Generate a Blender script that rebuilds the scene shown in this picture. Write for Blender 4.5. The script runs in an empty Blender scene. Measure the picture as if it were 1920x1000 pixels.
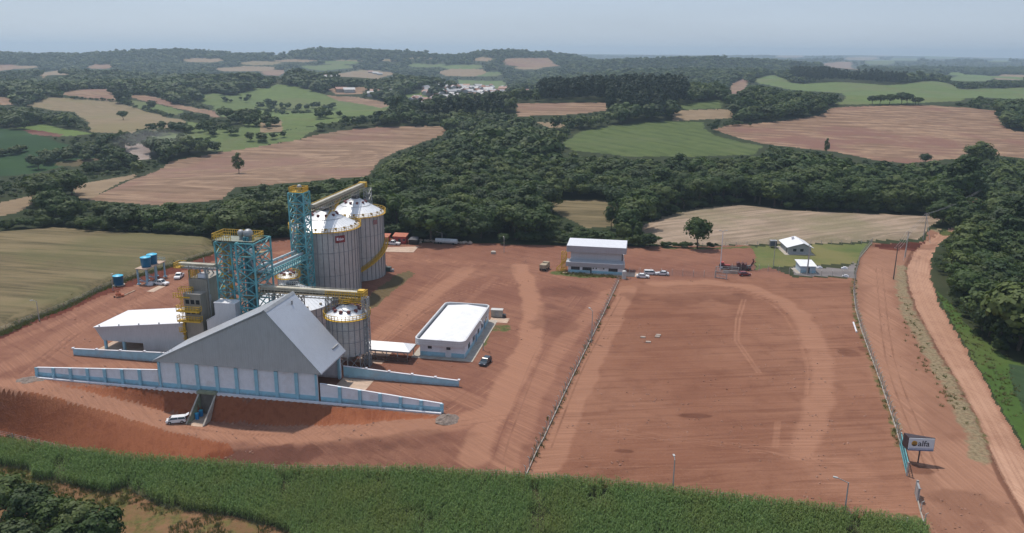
import bpy, math, random, time
import numpy as np
from mathutils import Vector, Matrix
random.seed(7); rng=np.random.default_rng(7)
R=math.radians
C=bpy.context.scene.collection
scene=bpy.context.scene
# ---------------------------------------------------------------- camera model
F=1478.0; CXp,CYp=960.,500.; H=72.0
ROLL=R(0.45); PITCH=math.atan(400/F)
def ray(px,py):
    px=np.asarray(px,float); py=np.asarray(py,float)
    dx=(px-CXp)/F; dy=-(py-CYp)/F
    c,s=math.cos(ROLL),math.sin(ROLL)
    x=dx*c-dy*s; y=dx*s+dy*c
    p=PITCH
    return np.stack([x, y*math.sin(p)+math.cos(p), y*math.cos(p)-math.sin(p)],-1)
def project(x,y,z):
    p=PITCH; Z=z-H
    u=y*math.sin(p)+Z*math.cos(p); f=y*math.cos(p)-Z*math.sin(p)
    f=np.maximum(f,1e-3); x=x/f; u=u/f
    c,s=math.cos(ROLL),math.sin(ROLL)
    return CXp+(x*c+u*s)*F, CYp-(-x*s+u*c)*F
def flat(px,py,z=0.):
    d=ray(px,py); t=(z-H)/d[...,2:3]; return np.array([0,0,H])+t*d
# site frame (along the intake building's front / away from it)
O=flat(303,727); UA=np.array([.984,-.177,0]); UA/=np.linalg.norm(UA); VA=np.array([-UA[1],UA[0],0])
YAW=math.atan2(UA[1],UA[0])
def S(a,b,z=0.): return O+UA*a+VA*b+np.array([0,0,z])
def to_uv(x,y): return (x-O[0])*UA[0]+(y-O[1])*UA[1], (x-O[0])*VA[0]+(y-O[1])*VA[1]
# ---------------------------------------------------------------- noise
def hsh(i,j): 
    v=np.sin(i*127.1+j*311.7)*43758.5453; return v-np.floor(v)
def vnoise(x,y):
    i=np.floor(x); j=np.floor(y); fx=x-i; fy=y-j
    fx=fx*fx*(3-2*fx); fy=fy*fy*(3-2*fy)
    return (hsh(i,j)*(1-fx)+hsh(i+1,j)*fx)*(1-fy)+(hsh(i,j+1)*(1-fx)+hsh(i+1,j+1)*fx)*fy
def fbm(x,y,o=4):
    a=0.; s=.5; t=0.
    for k in range(o): a=a+s*vnoise(x+17.3*k,y-9.1*k); t+=s; x=x*2.03; y=y*2.03; s*=.5
    return a/t-.5
def sstep(a,b,x):
    t=np.clip((x-a)/(b-a),0,1); return t*t*(3-2*t)
# ---------------------------------------------------------------- terrain height
LOFT=[ # foot of upper bank, outer edge of the low track, foot of lower bank, field in front: (px,py,z)
 [(20,716,0),(70,719,0),(110,724,-.1),(200,743,-1.5),(260,758,-2.8),(320,773,-4),(380,787,-4.9),(450,794,-4.7),(530,799,-3.6),(600,799,-2.5),(680,795,-1.3),(760,787,-.4),(835,783,0),(1000,800,0)],
 [(-60,724,0),(0,728,0),(100,745,-1),(200,772,-2.8),(280,797,-4.2),(350,816,-5),(430,832,-5),(520,838,-4.5),(620,838,-3.5),(720,832,-2),(820,824,-.8),(900,820,-.2),(1100,850,0),(1700,930,0)],
 [(-60,806,-9),(0,812,-9),(100,832,-9),(200,850,-8.5),(300,862,-8),(380,866,-7.2),(460,867,-6.5),(560,868,-5.5),(660,871,-4.5),(760,875,-3.5),(860,880,-2.5),(980,892,-1.5),(1100,901,-1),(1300,923,-.8),(1500,946,-.6),(1700,980,-.5)],
 [(-60,870,-11.5),(0,874,-11),(240,915,-10.5),(400,960,-10),(600,1000,-9),(900,1000,-5),(1200,1005,-3),(1500,1015,-2),(1735,1040,-1)],
 [(-60,1150,-15),(400,1150,-13),(900,1150,-8),(1500,1150,-4),(1900,1150,-2)]]
LU=[]
for row in LOFT:
    p=np.array([flat(a,b,c) for a,b,c in row]); uu,vv=to_uv(p[:,0],p[:,1]); o=np.argsort(uu); LU.append((uu[o],vv[o],p[o,2]))
def near_z(x,y):
    u,v=to_uv(x,y); u=u+.8*fbm(x/16.,y/16.,2); vj=v+1.0*fbm(x/13.+9,y/13.,2)*sstep(-1.3,-4,v)
    V=[np.full(u.shape,-1.15)]; Zs=[np.zeros(u.shape)]
    for a,b,c in LU:
        V.append(np.minimum(np.interp(u,a,b),V[-1]-.6)); Zs.append(np.interp(u,a,c))
    z=np.zeros(u.shape)
    for k in range(len(V)-1):
        t=np.clip((V[k]-vj)/(V[k]-V[k+1]),0,1); m=vj<V[k]; z=np.where(m,Zs[k]+(Zs[k+1]-Zs[k])*t,z)
    return z+.22*fbm(x/4.,y/4.,2)*sstep(-1.3,-3,v)
HILLS=[ # cx,cy,A,sx,sy,rot(deg)
 (150,830,16,170,130,0),(-110,830,14,200,120,20),(-200,560,-9,230,60,20),(480,960,24,330,170,0),(40,560,9,140,110,0),
 (-600,1100,22,330,160,10),(-420,1420,26,240,110,0),(-250,1350,14,170,90,-20),(-900,1750,32,480,180,0),(-300,1000,-18,250,120,0),(-350,1900,-30,600,360,0),
 (120,1320,6,140,100,0),(640,1450,18,300,160,0),(1050,1650,18,380,160,0),
 (430,1950,40,300,280,0),(150,1750,10,200,180,0),(1000,2700,26,300,200,0),(620,2700,34,260,200,0),
 (-1950,2900,46,380,220,0),(-1300,3200,60,300,260,0),(-1050,2500,12,260,140,0),(-680,3150,60,190,220,0),(-370,3050,50,150,200,0),(-60,2950,54,120,220,0),(150,3300,60,170,260,0),(-560,2450,8,280,120,0),(250,2600,20,200,160,0),
 (1700,3300,18,500,240,0),(2100,2600,10,420,200,0),
 (-3600,5000,34,900,320,0),(-2400,4700,26,600,300,0),(-900,5200,30,700,320,0),(700,4900,26,700,320,0),(2400,5400,28,1100,420,0),(3900,5600,32,1100,420,0),
 (-5600,8200,26,2200,600,0),(-2000,8600,22,1500,600,0),(1200,8200,34,1500,600,0),(4200,8400,40,2000,600,0),(2700,10500,44,2600,700,0),(-800,11000,30,2600,800,0),(6500,10500,44,2600,800,0)]
def far_z(x,y):
    r=np.hypot(x,y)
    z=np.zeros_like(x)
    for cx,cy,A,sx,sy,a in HILLS:
        c,s=math.cos(R(a)),math.sin(R(a)); dx=x-cx; dy=y-cy
        z=z+A*np.exp(-.5*(((dx*c+dy*s)/sx)**2+((-dx*s+dy*c)/sy)**2))
    n=fbm(x/420.,y/420.,4)
    z=z+n*np.clip((r-400)/60.,0,20)+fbm(x/1500.+5,y/1500.,3)*np.clip((r-1800)/60,0,22)
    return z*sstep(310,520,r)
def base_z(x,y):
    x=np.asarray(x,float); y=np.asarray(y,float)
    z=far_z(x,y)
    m=(y<200)&(np.abs(x)<230)
    if m.any():
        zz=near_z(x[m],y[m]); z=z.copy(); z[m]+=zz
    return z
def march(P):
    P=np.array(P,float); d=ray(P[:,0],P[:,1]); d=d/np.linalg.norm(d,axis=1)[:,None]
    t=np.full(len(P),70.); done=np.zeros(len(P),bool); lo=t.copy(); hi=np.full(len(P),14000.)
    while True:
        q=d*t[:,None]; q[:,2]+=H
        hit=(q[:,2]<base_z(q[:,0],q[:,1]))&~done
        hi[hit]=t[hit]; done|=hit
        if done.all() or t.min()>14000: break
        act=~done; lo[act]=t[act]; t[act]=t[act]*1.006
        if (t[act]>14000).all(): break
    for _ in range(14):
        m=(lo+hi)/2; q=d*m[:,None]; q[:,2]+=H
        b=q[:,2]<base_z(q[:,0],q[:,1]); hi=np.where(b,m,hi); lo=np.where(b,lo,m)
    q=d*hi[:,None]; q[:,2]+=H
    return q
def G(px,py): return march([(px,py)])[0]
def W(pts): return march(pts)[:,:2]
def inside(poly,x,y):
    c=np.zeros(x.shape,bool); n=len(poly)
    for i in range(n):
        x1,y1=poly[i]; x2,y2=poly[(i+1)%n]
        if y1==y2: continue
        c^=((y1>y)!=(y2>y))&(x<(x2-x1)*(y-y1)/(y2-y1)+x1)
    return c
def segdist(pts,x,y,closed=False):
    d=np.full(x.shape,1e9); n=len(pts)
    for i in range(n if closed else n-1):
        x1,y1=pts[i]; x2,y2=pts[(i+1)%n]; L=(x2-x1)**2+(y2-y1)**2+1e-9
        t=np.clip(((x-x1)*(x2-x1)+(y-y1)*(y2-y1))/L,0,1)
        d=np.minimum(d,np.hypot(x-x1-t*(x2-x1),y-y1-t*(y2-y1)))
    return d
# ---------------------------------------------------------------- region outlines (photograph pixels -> ground)
FENCE_C=[(985,895),(1020,822),(1060,735),(1095,663),(1130,592),(1160,527)]
FENCE_R=[(1635,456),(1612,484),(1603,520),(1600,545),(1604,580),(1615,620),(1633,670),(1650,715),(1665,760),(1680,805),(1688,835)]
ROAD_L=[(1802,424),(1785,426),(1755,440),(1715,470),(1700,500),(1702,530),(1717,575),(1745,630),(1780,690),(1820,760),(1850,830),(1882,900),(1925,975),(1960,1040)]
ROAD_R=[(1806,428),(1790,434),(1762,455),(1745,485),(1745,520),(1757,560),(1790,620),(1832,690),(1872,760),(1925,850),(1990,950),(2060,1040)]
POLY={}
POLY['yard']=[(-90,655),(0,632),(60,602),(120,580),(190,545),(255,520),(330,497),(402,475),(440,460),(500,448),(545,446),(620,446),(720,446),(790,455),(880,457),(1060,460),(1240,463),(1415,460),(1417,470),(1415,505),(1445,501),(1490,520),(1600,522)]+FENCE_R[3:]+[(1702,893),(1717,925),(1735,1000),(1740,1040),(-120,1040),(-120,800)]
POLY['lot']=FENCE_C+[(1340,524),(1490,520),(1600,522)]+FENCE_R[3:]+[(1702,893),(1717,925),(1735,1000),(1738,1010)]
POLY['verge']=FENCE_R+[(1702,893),(1717,925),(1735,1000),(1745,1060),(1975,1060)]+ROAD_L[::-1][1:-2]+[(1765,428),(1740,432),(1735,452),(1690,457)]
POLY['road']=ROAD_L+ROAD_R[::-1]
POLY['roadfar']=[(1815,372),(1838,368),(1845,378),(1840,392),(1818,390)]
POLY['grassright']=[(1757,545),(1790,612),(1832,684),(1872,754),(1925,842),(2050,1000),(2150,1000),(2000,700),(1930,690),(1890,672),(1855,645),(1815,612),(1785,570)]
POLY['cropright']=[(1888,682),(1935,690),(2010,720),(2040,860),(1935,800),(1900,730)]
POLY['lawn']=[(1416,463),(1480,460),(1600,458),(1637,456),(1614,482),(1606,494),(1480,499),(1445,501),(1417,506)]
POLY['gravel']=[(1488,500),(1533,503),(1585,503),(1604,490),(1602,521),(1540,518),(1490,517)]
POLY['bankA']=[(100,722),(225,727),(300,734),(380,741),(450,747),(520,753),(600,760),(700,769),(790,777),(840,783),(760,787),(680,795),(600,799),(530,799),(450,794),(380,787),(320,774),(260,759),(200,744)]
POLY['bankB']=[(-90,735),(0,728),(100,745),(200,772),(280,797),(350,816),(430,832),(440,852),(400,866),(300,862),(200,850),(100,832),(0,815),(-90,802)]
POLY['bankC']=[(-60,648),(0,631),(60,603),(120,580),(190,546),(255,522),(330,498),(402,477),(440,462),(450,468),(402,489),(330,512),(255,534),(190,556),(120,588),(60,609),(0,636),(-60,654)]
POLY['bankD']=[(1640,459),(1690,456),(1737,454),(1724,463),(1712,471),(1660,469),(1645,465)]
POLY['bankE']=[(683,562),(700,548),(735,522),(742,515),(768,508),(779,512),(770,521),(735,548),(705,576),(688,581)]
POLY['scrub']=[(-120,815),(0,826),(100,842),(230,860),(330,868),(480,879),(660,883),(800,887),(980,897),(1100,906),(1300,928),(1500,953),(1620,968),(1735,993),(1745,1120),(-120,1120)]
POLY['corn']=[(-120,822),(0,832),(100,846),(230,864),(330,872),(480,883),(560,888),(660,888),(800,892),(980,902),(1100,911),(1300,933),(1500,957),(1620,972),(1738,998),(1745,1120),(560,1120),(545,1000),(495,984),(443,970),(390,963),(307,953),(276,936),(234,915),(203,926),(150,915),(104,902),(62,898),(60,882),(0,874),(-120,862)]
POLY['bare']=[(700,905),(740,900),(725,922),(700,925)]
# fields: name,label?,poly,matkey
FIELDS=[
 ('F1','olive',[(-90,452),(0,437),(60,432),(110,428),(150,431),(200,436),(290,440),(397,447),(402,473),(330,494),(255,517),(190,541),(120,574),(60,598),(0,625),(-90,648)]),
 ('F2','pink',[(165,376),(215,352),(262,332),(320,303),(400,288),(480,276),(560,262),(600,252),(640,245),(700,239),(780,237),(838,236),(832,252),(790,268),(745,283),(712,300),(690,330),(440,352),(415,375),(300,385)]),
 ('F2b','tan',[(130,350),(258,326),(250,334),(172,373),(150,375)]),
 ('F3','tan',[(-60,392),(0,380),(75,364),(80,372),(32,400),(0,405),(-60,412)]),
 ('F4','soy',[(-60,243),(0,240),(50,247),(110,268),(195,287),(180,295),(130,310),(60,326),(-60,335)]),
 ('F5','bright',[(30,240),(80,233),(120,242),(175,251),(120,256),(70,246)]),
 ('F5r','earth',[(42,244),(68,244),(115,252),(112,258),(60,252)]),
 ('F5e','brown',[(100,305),(190,296),(205,305),(180,312),(110,312)]),
 ('F6','olive2',[(45,198),(95,182),(220,192),(300,215),(350,229),(330,240),(250,251),(170,248),(165,228),(140,210),(100,207)]),
 ('F6g','green2',[(352,228),(400,237),(437,246),(420,255),(372,252),(335,240)]),
 ('F7','pink',[(105,176),(160,168),(214,167),(215,190),(150,183)]),
 ('F7b','pink',[(236,178),(285,180),(330,195),(400,208),(455,222),(440,228),(390,214),(330,203),(255,186)]),
 ('F7c','green2',[(242,187),(300,197),(345,209),(330,216),(260,204)]),
 ('F8','green2',[(365,180),(400,175),(455,185),(475,196),(440,202),(380,195)]),
 ('F9','green3',[(482,172),(520,158),(555,163),(605,182),(655,199),(720,210),(650,214),(560,206),(500,196)]),
 ('F10','pink',[(612,179),(665,182),(744,194),(716,203),(680,196),(630,188)]),
 ('F11','green3',[(478,205),(540,205),(620,215),(640,226),(560,232),(490,222)]),
 ('F11b','tan',[(488,226),(528,225),(530,246),(488,250)]),
 ('F12','pink',[(967,195),(1050,193),(1136,193),(1135,207),(1090,214),(970,219)]),
 ('F13','tan',[(1008,230),(1072,229),(1050,239),(1030,240)]),
 ('F14','green',[(1050,272),(1085,247),(1150,236),(1230,229),(1318,229),(1322,243),(1340,254),(1390,267),(1430,274),(1415,290),(1300,294),(1180,294),(1120,287),(1075,282)]),
 ('F15','pink2',[(1338,243),(1370,234),(1440,230),(1540,216),(1560,202),(1640,199),(1730,197),(1810,202),(1868,208),(1878,236),(1900,246),(1990,255),(1990,303),(1850,290),(1770,300),(1700,306),(1640,300),(1560,284),(1500,278),(1432,270),(1390,260)]),
 ('F16','green3',[(1405,152),(1450,141),(1480,155),(1500,158),(1580,154),(1660,160),(1700,158),(1750,152),(1800,167),(1860,172),(1800,190),(1730,193),(1640,196),(1565,196),(1585,188),(1580,175),(1480,168)]),
 ('F16b','green3',[(1800,170),(1860,166),(1990,164),(1990,184),(1860,184)]),
 ('F16c','bright',[(1760,137),(1800,136),(1810,140),(1920,146),(1920,150),(1800,143)]),
 ('F17','tan',[(1262,208),(1320,206),(1376,205),(1372,222),(1262,227)]),
 ('F17b','green',[(1275,198),(1350,187),(1352,203),(1280,206)]),
 ('F18','pink',[(1366,163),(1398,147),(1402,158),(1372,177)]),
 ('F19','stubble',[(1195,448),(1207,422),(1260,402),(1310,391),(1390,384),(1480,394),(1590,399),(1690,403),(1768,406),(1742,428),(1725,448),(1640,452),(1600,454),(1530,457),(1415,459),(1240,461)]),
 ('F20','olive',[(1025,380),(1080,375),(1158,376),(1150,400),(1150,425),(1100,428),(1045,400)]),
 ('Q1','quarry',[(232,268),(265,270),(285,276),(280,298),(250,302),(240,288)]),
 ('D1','pink',[(940,112),(1030,109),(1050,124),(1000,128),(950,122)]),
 ('D2','pink',[(1540,120),(1575,116),(1596,117),(1612,132),(1575,128)]),
 ('D3','pink',[(-40,124),(20,121),(45,127),(0,133),(-40,133)]),
 ('D4','tan',[(400,128),(460,124),(520,126),(500,133),(420,134)]),
 ('D5','green3',[(560,125),(640,120),(670,127),(600,133)]),
 ('D6','green3',[(860,150),(950,152),(940,166),(880,172)]),
 ('D7','pink',[(612,166),(690,163),(680,176),(630,177)]),
 ('D8','pink',[(-40,183),(0,181),(35,190),(20,197),(-40,196)]),
 ('D9','tan',[(60,140),(110,132),(140,136),(80,148)]),
 ('D10','green3',[(760,178),(800,172),(806,182),(770,186)]),
]
FIELDS.insert(0,('OP','green2',[(430,182),(480,166),(560,163),(620,182),(745,196),(720,212),(640,228),(560,240),(470,258),(380,262),(340,247),(440,250),(470,226),(400,202)]))
FIELDS.insert(0,('OP2','green2',[(262,262),(330,246),(420,254),(520,250),(560,240),(606,236),(560,262),(500,272),(440,285),(380,281),(300,279)]))
_r=random.Random(5)
for _k in range(44):
    _x=_r.uniform(-40,1960); _y=_r.uniform(103,150) if _k<30 else _r.uniform(100,128); _w=_r.uniform(14,46)*(.5+(_y-95)/45); _h=_r.uniform(1.2,3.2)*(.6+(_y-98)/22); _s=_r.uniform(-6,6)
    if 1000<_x<1440 and _y>112: continue
    if 60<_x<500 and _y>130: continue
    FIELDS.insert(0,('P%d'%_k,_r.choice(['pink','tan','tan','green3','green2','olive2']),[(_x-_w,_y+_s*.3),(_x-_w*.4,_y-_h),(_x+_w*.8,_y-_h*.8),(_x+_w,_y),(_x+_w*.5,_y+_h),(_x-_w*.6,_y+_h*.9)]))
ORDER=['yard','lot','verge','lawn','gravel','grassright','cropright','scrub','corn','bankA','bankB','bankC','bankD','bankE','road','roadfar']
_all=[]; _ix={}
for k,p in list(POLY.items())+[(f[0],f[2]) for f in FIELDS]:
    _ix[k]=(len(_all),len(_all)+len(p)); _all+=p
_w=march(_all)[:,:2]
WP={k:_w[a:b] for k,(a,b) in _ix.items()}
def full_z(x,y):
    x=np.asarray(x,float); y=np.asarray(y,float); z=base_z(x,y).copy()
    def raise_in(key,amt,wid,lim):
        P=WP[key]; m=(x>P[:,0].min()-8)&(x<P[:,0].max()+8)&(y>P[:,1].min()-8)&(y<P[:,1].max()+8)
        if m.any():
            xm,ym=x[m],y[m]; ins=inside(P,xm,ym); d=segdist(P,xm,ym,True)*np.where(ins,1,-1)
            z[m]+=amt*sstep(-.2,wid,d)*lim(xm,ym)
    raise_in("F1",1.5,4.5,lambda a,b:1.0)
    raise_in("F19",1.0,7.0,lambda a,b:1+2.2*np.exp(-((a-150)/22.)**2-((b-303)/14.)**2))
    P=WP['road']; m=(x>40)&(x<230)&(y>60)&(y<360)
    if m.any():
        xm,ym=x[m],y[m]; ins=inside(P,xm,ym); d=segdist(P,xm,ym,True)*np.where(ins,1,-1)
        z[m]-=.35*sstep(-.8,.8,d)
    a,b=to_uv(x,y); t=(a>9.75)&(a<13.45)&(b>-6.4)&(b<.3)
    z=np.where(t,np.minimum(z,-5.0),z)
    return z
def gz(x,y): return float(full_z(np.array([x]),np.array([y]))[0])
# ---------------------------------------------------------------- materials
MATS={}
class NT:
    def __init__(s,name):
        s.m=bpy.data.materials.new(name); s.m.use_nodes=True; s.t=s.m.node_tree; s.t.nodes.clear()
        s.out=s.n('ShaderNodeOutputMaterial')
    def n(s,t,**k):
        o=s.t.nodes.new(t)
        for a,b in k.items(): setattr(o,a,b)
        return o
    def l(s,a,b): s.t.links.new(a,b)
    def pos(s):
        if not hasattr(s,'_p'): s._p=s.n('ShaderNodeNewGeometry').outputs['Position']
        return s._p
    def obj(s):
        if not hasattr(s,'_o'): s._o=s.n('ShaderNodeTexCoord').outputs['Object']
        return s._o
    def noise(s,scale,vec=None,detail=4,rough=.6,stretch=None,rot=0,dist=0):
        v=vec or s.pos()
        if stretch:
            mp=s.n('ShaderNodeMapping'); mp.inputs['Rotation'].default_value=(0,0,rot)
            m2=s.n('ShaderNodeMapping'); m2.inputs['Scale'].default_value=stretch
            s.l(v,mp.inputs[0]); s.l(mp.outputs[0],m2.inputs[0]); v=m2.outputs[0]
        q=s.n('ShaderNodeTexNoise'); q.inputs['Scale'].default_value=scale; q.inputs['Detail'].default_value=detail; q.inputs['Roughness'].default_value=rough; q.inputs['Distortion'].default_value=dist
        s.l(v,q.inputs['Vector']); return q.outputs['Fac']
    def ramp(s,x,a,b,lo=0.,hi=1.):
        r=s.n('ShaderNodeMapRange'); r.interpolation_type='SMOOTHSTEP'
        for i,v in zip((1,2,3,4),(a,b,lo,hi)): r.inputs[i].default_value=v
        s.l(x,r.inputs[0]); return r.outputs[0]
    def mix(s,f,a,b,mode='MIX'):
        m=s.n('ShaderNodeMix',data_type='RGBA',blend_type=mode)
        for sock,v in ((m.inputs[0],f),(m.inputs[6],a),(m.inputs[7],b)):
            if isinstance(v,(int,float)): sock.default_value=v
            elif isinstance(v,tuple): sock.default_value=(*v,1)
            else: s.l(v,sock)
        return m.outputs[2]
    def math(s,op,a,b=0.):
        m=s.n('ShaderNodeMath',operation=op)
        for sock,v in ((m.inputs[0],a),(m.inputs[1],b)):
            if isinstance(v,(int,float)): sock.default_value=v
            else: s.l(v,sock)
        return m.outputs[0]
    def bump(s,h,st,dist):
        b=s.n('ShaderNodeBump'); b.inputs['Strength'].default_value=st; b.inputs['Distance'].default_value=dist; s.l(h,b.inputs['Height']); return b.outputs[0]
    def princ(s,col,rough=.8,metal=0.,spec=.3,normal=None):
        p=s.n('ShaderNodeBsdfPrincipled')
        if isinstance(col,tuple): p.inputs['Base Color'].default_value=(*col,1)
        else: s.l(col,p.inputs['Base Color'])
        p.inputs['Roughness'].default_value=rough; p.inputs['Metallic'].default_value=metal; p.inputs['Specular IOR Level'].default_value=spec
        if normal: s.l(normal,p.inputs['Normal'])
        s.l(p.outputs[0],s.out.inputs[0]); return p
def plain(name,col,rough=.6,metal=0.,spec=.4,var=.15,scale=.8,dirt=None,splash=0.):
    if name in MATS: return MATS[name]
    s=NT(name); n=s.noise(scale,s.obj(),5)
    c=s.mix(s.ramp(n,.3,.7),tuple(v*(1-var) for v in col),tuple(min(1,v*(1+var*.6)) for v in col))
    if splash:
        sz=s.n('ShaderNodeSeparateXYZ'); s.l(s.obj(),sz.inputs[0]); hgt=s.math('ADD',sz.outputs[2],s.math('MULTIPLY',s.math('SUBTRACT',s.noise(1.1,s.obj(),5),.5),1.8)); c=s.mix(s.ramp(hgt,.8,-.1,0,splash),c,(.30,.15,.10))
    if dirt: c=s.mix(s.ramp(s.noise(scale*.35,s.obj(),6),.52,.75,0,dirt[3]),c,dirt[:3])
    s.princ(c,rough,metal,spec); MATS[name]=s.m; return s.m
def ribbed(name,col,period,axis,rough=.45,metal=0.,depth=.25,dirt=.25,contrast=.1):
    if name in MATS: return MATS[name]
    s=NT(name); sep=s.n('ShaderNodeSeparateXYZ'); s.l(s.obj(),sep.inputs[0])
    x=sep.outputs[axis] if axis<3 else s.math('ADD',sep.outputs[0],sep.outputs[1])
    w=s.math('SINE',s.math('MULTIPLY',x,2*math.pi/period)); 
    n=s.noise(.5,s.obj(),6); n2=s.noise(1.,s.obj(),3,stretch=(3,3,.25))
    c=s.mix(s.ramp(n,.35,.75),col,tuple(v*(1-dirt) for v in col))
    c=s.mix(s.ramp(n2,.45,.75,0,.35),c,tuple(v*.72 for v in col))
    c=s.mix(s.ramp(w,.6,1,0,contrast),c,tuple(v*.4 for v in col))
    s.princ(c,rough,metal,.4,s.bump(w,depth,.05)); MATS[name]=s.m; return s.m
def soil(name,base,light,dark,grass,ang,streak=.35,period=1.6,fine=.5):
    s=NT(name); at=s.n('ShaderNodeAttribute',attribute_name='wear_shade'); sp=s.n('ShaderNodeSeparateColor'); s.l(at.outputs['Color'],sp.inputs[0])
    big=s.noise(.018,detail=5); mid=s.noise(.16,detail=6,rough=.65); fin=s.noise(2.2,detail=4,rough=.7); vf=s.noise(7.,detail=2)
    st=s.noise(1.,detail=5,rough=.62,stretch=(.018,1/period,1),rot=ang,dist=.5)
    st2=s.noise(1.,detail=3,rough=.6,stretch=(.045,3.2/period,1),rot=ang+.12,dist=.2)
    c=s.mix(s.ramp(big,.38,.64),base,tuple((a+b)/2 for a,b in zip(base,light)))
    c=s.mix(s.ramp(mid,.45,.75,0,.55),c,dark)
    c=s.mix(s.ramp(st,.47,.66,0,streak),c,dark)
    c=s.mix(s.ramp(st2,.52,.7,0,streak*.8),c,light)
    c=s.mix(s.ramp(fin,.55,.78,0,fine*.7),c,light)
    c=s.mix(s.ramp(fin,.45,.25,0,fine*.7),c,dark)
    c=s.mix(s.ramp(vf,.66,.8,0,.35),c,tuple(min(1,v*1.5) for v in light))
    br=s.math('MULTIPLY',mid,.8)
    def k(ch,a=.35): return s.ramp(s.math('ADD',ch,s.math('MULTIPLY',s.math('SUBTRACT',st2,.5),.7)),.2,.8)
    c=s.mix(s.math('MULTIPLY',k(sp.outputs[0]),.85),c,s.mix(s.ramp(st2,.4,.65),light,tuple(v*1.12 for v in light)))
    c=s.mix(s.math('MULTIPLY',k(sp.outputs[1]),.9),c,s.mix(s.ramp(mid,.35,.7),dark,tuple(v*.75 for v in dark)))
    gr=s.mix(s.ramp(s.noise(1.3,detail=5),.4,.65),grass,tuple(v*.6 for v in grass))
    gk=s.ramp(s.math('ADD',sp.outputs[2],s.math('MULTIPLY',s.math('SUBTRACT',s.noise(.35,detail=6,rough=.7),.5),1.3)),.35,.7)
    c=s.mix(gk,c,gr)
    h=s.math('ADD',s.math('MULTIPLY',st,1.2),s.math('ADD',fin,s.math('MULTIPLY',mid,1.5)))
    s.princ(c,.95,0,.1,s.bump(h,.55,.22)); MATS[name]=s.m; return s.m
def field(name,a,b,ang,period,contrast=.5,patch=None,fine=.4,pk=.5,bumpd=.15,band=None,lines=None):
    if name in MATS: return MATS[name]
    s=NT(name); big=s.noise(.012,detail=5); mid=s.noise(.09,detail=6,rough=.65); fin=s.noise(1.4,detail=5,rough=.75)
    st=s.noise(1.,detail=4,rough=.6,stretch=(.012,1/period,1),rot=ang,dist=.4)
    c=s.mix(s.ramp(st,.42,.6,0,contrast),a,b)
    c=s.mix(s.ramp(mid,.4,.7,0,.45),c,tuple(v*.78 for v in b))
    if lines:
        mp=s.n('ShaderNodeMapping'); mp.inputs['Rotation'].default_value=(0,0,ang+.05); s.l(s.pos(),mp.inputs[0]); sx=s.n('ShaderNodeSeparateXYZ'); s.l(mp.outputs[0],sx.inputs[0])
        ph=s.math('ADD',s.math('MULTIPLY',sx.outputs[1],2*math.pi/lines[0]),s.math('MULTIPLY',s.noise(.006,detail=3),lines[2]))
        c=s.mix(s.math('MULTIPLY',s.ramp(s.math('SINE',ph),.1,.9,0,lines[1]),s.ramp(s.noise(.05,detail=3),.35,.6)),c,tuple(v*.62 for v in b))
    if band==2: c=s.mix(s.ramp(s.noise(1.,detail=3,rough=.5,stretch=(.0035,.055,1),rot=ang,dist=.6),.49,.56,0,.55),c,tuple(v*.72 for v in b))
    if band==1: c=s.mix(s.ramp(s.noise(1.,detail=4,stretch=(.01,.14,1),rot=ang-.1,dist=.3),.45,.62,0,.7),c,tuple(v*1.35 for v in a))
    if patch: c=s.mix(s.ramp(big,.48,.62,0,pk),c,patch)
    c=s.mix(s.ramp(fin,.55,.75,0,fine),c,tuple(min(1,v*1.35) for v in a)); c=s.mix(s.ramp(fin,.45,.25,0,fine),c,tuple(v*.55 for v in b))
    s.princ(c,.95,0,.1,s.bump(s.math('ADD',fin,st),.5,bumpd)); MATS[name]=s.m; return s.m
def leafmat(name,cols,trans=.22,wn=None):
    s=NT(name); oi=s.n('ShaderNodeObjectInfo'); cr=s.n('ShaderNodeValToRGB'); e=cr.color_ramp.elements
    while len(e)<len(cols): e.new(.5)
    for i,c in enumerate(cols): e[i].position=i/(len(cols)-1); e[i].color=(*c,1)
    s.l(oi.outputs['Random'],cr.inputs[0])
    n=s.noise(.55,s.obj(),3); c=s.mix(s.ramp(n,.35,.7,0,.7),cr.outputs[0],s.mix(1.,cr.outputs[0],(1.5,1.45,1.15),'MULTIPLY'))
    if wn: c=s.mix(s.ramp(s.noise(wn[0],detail=4),.4,.68,0,.7),c,wn[1])
    d=s.n('ShaderNodeBsdfPrincipled'); s.l(c,d.inputs['Base Color']); d.inputs['Roughness'].default_value=.65; d.inputs['Specular IOR Level'].default_value=.25
    t=s.n('ShaderNodeBsdfTranslucent'); s.l(s.mix(1.,c,(1.3,1.5,.7),'MULTIPLY'),t.inputs[0])
    m=s.n('ShaderNodeMixShader'); m.inputs[0].default_value=trans; s.l(d.outputs[0],m.inputs[1]); s.l(t.outputs[0],m.inputs[2]); s.l(m.outputs[0],s.out.inputs[0])
    MATS[name]=s.m; return s.m
def meshwire(name,col,op):
    s=NT(name); d=s.n('ShaderNodeBsdfDiffuse'); d.inputs[0].default_value=(*col,1); t=s.n('ShaderNodeBsdfTransparent'); m=s.n('ShaderNodeMixShader')
    m.inputs[0].default_value=op; s.l(t.outputs[0],m.inputs[1]); s.l(d.outputs[0],m.inputs[2]); s.l(m.outputs[0],s.out.inputs[0]); MATS[name]=s.m; return s.m
GRASS=(.10,.115,.04)
M_yard=soil('yard_soil',(.196,.088,.060),(.305,.155,.100),(.125,.053,.038),GRASS,R(38),.42,1.4,1.)
M_lot=soil('lot_soil',(.200,.089,.055),(.305,.158,.102),(.132,.055,.035),GRASS,R(-8),.5,1.5,.9)
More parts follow.
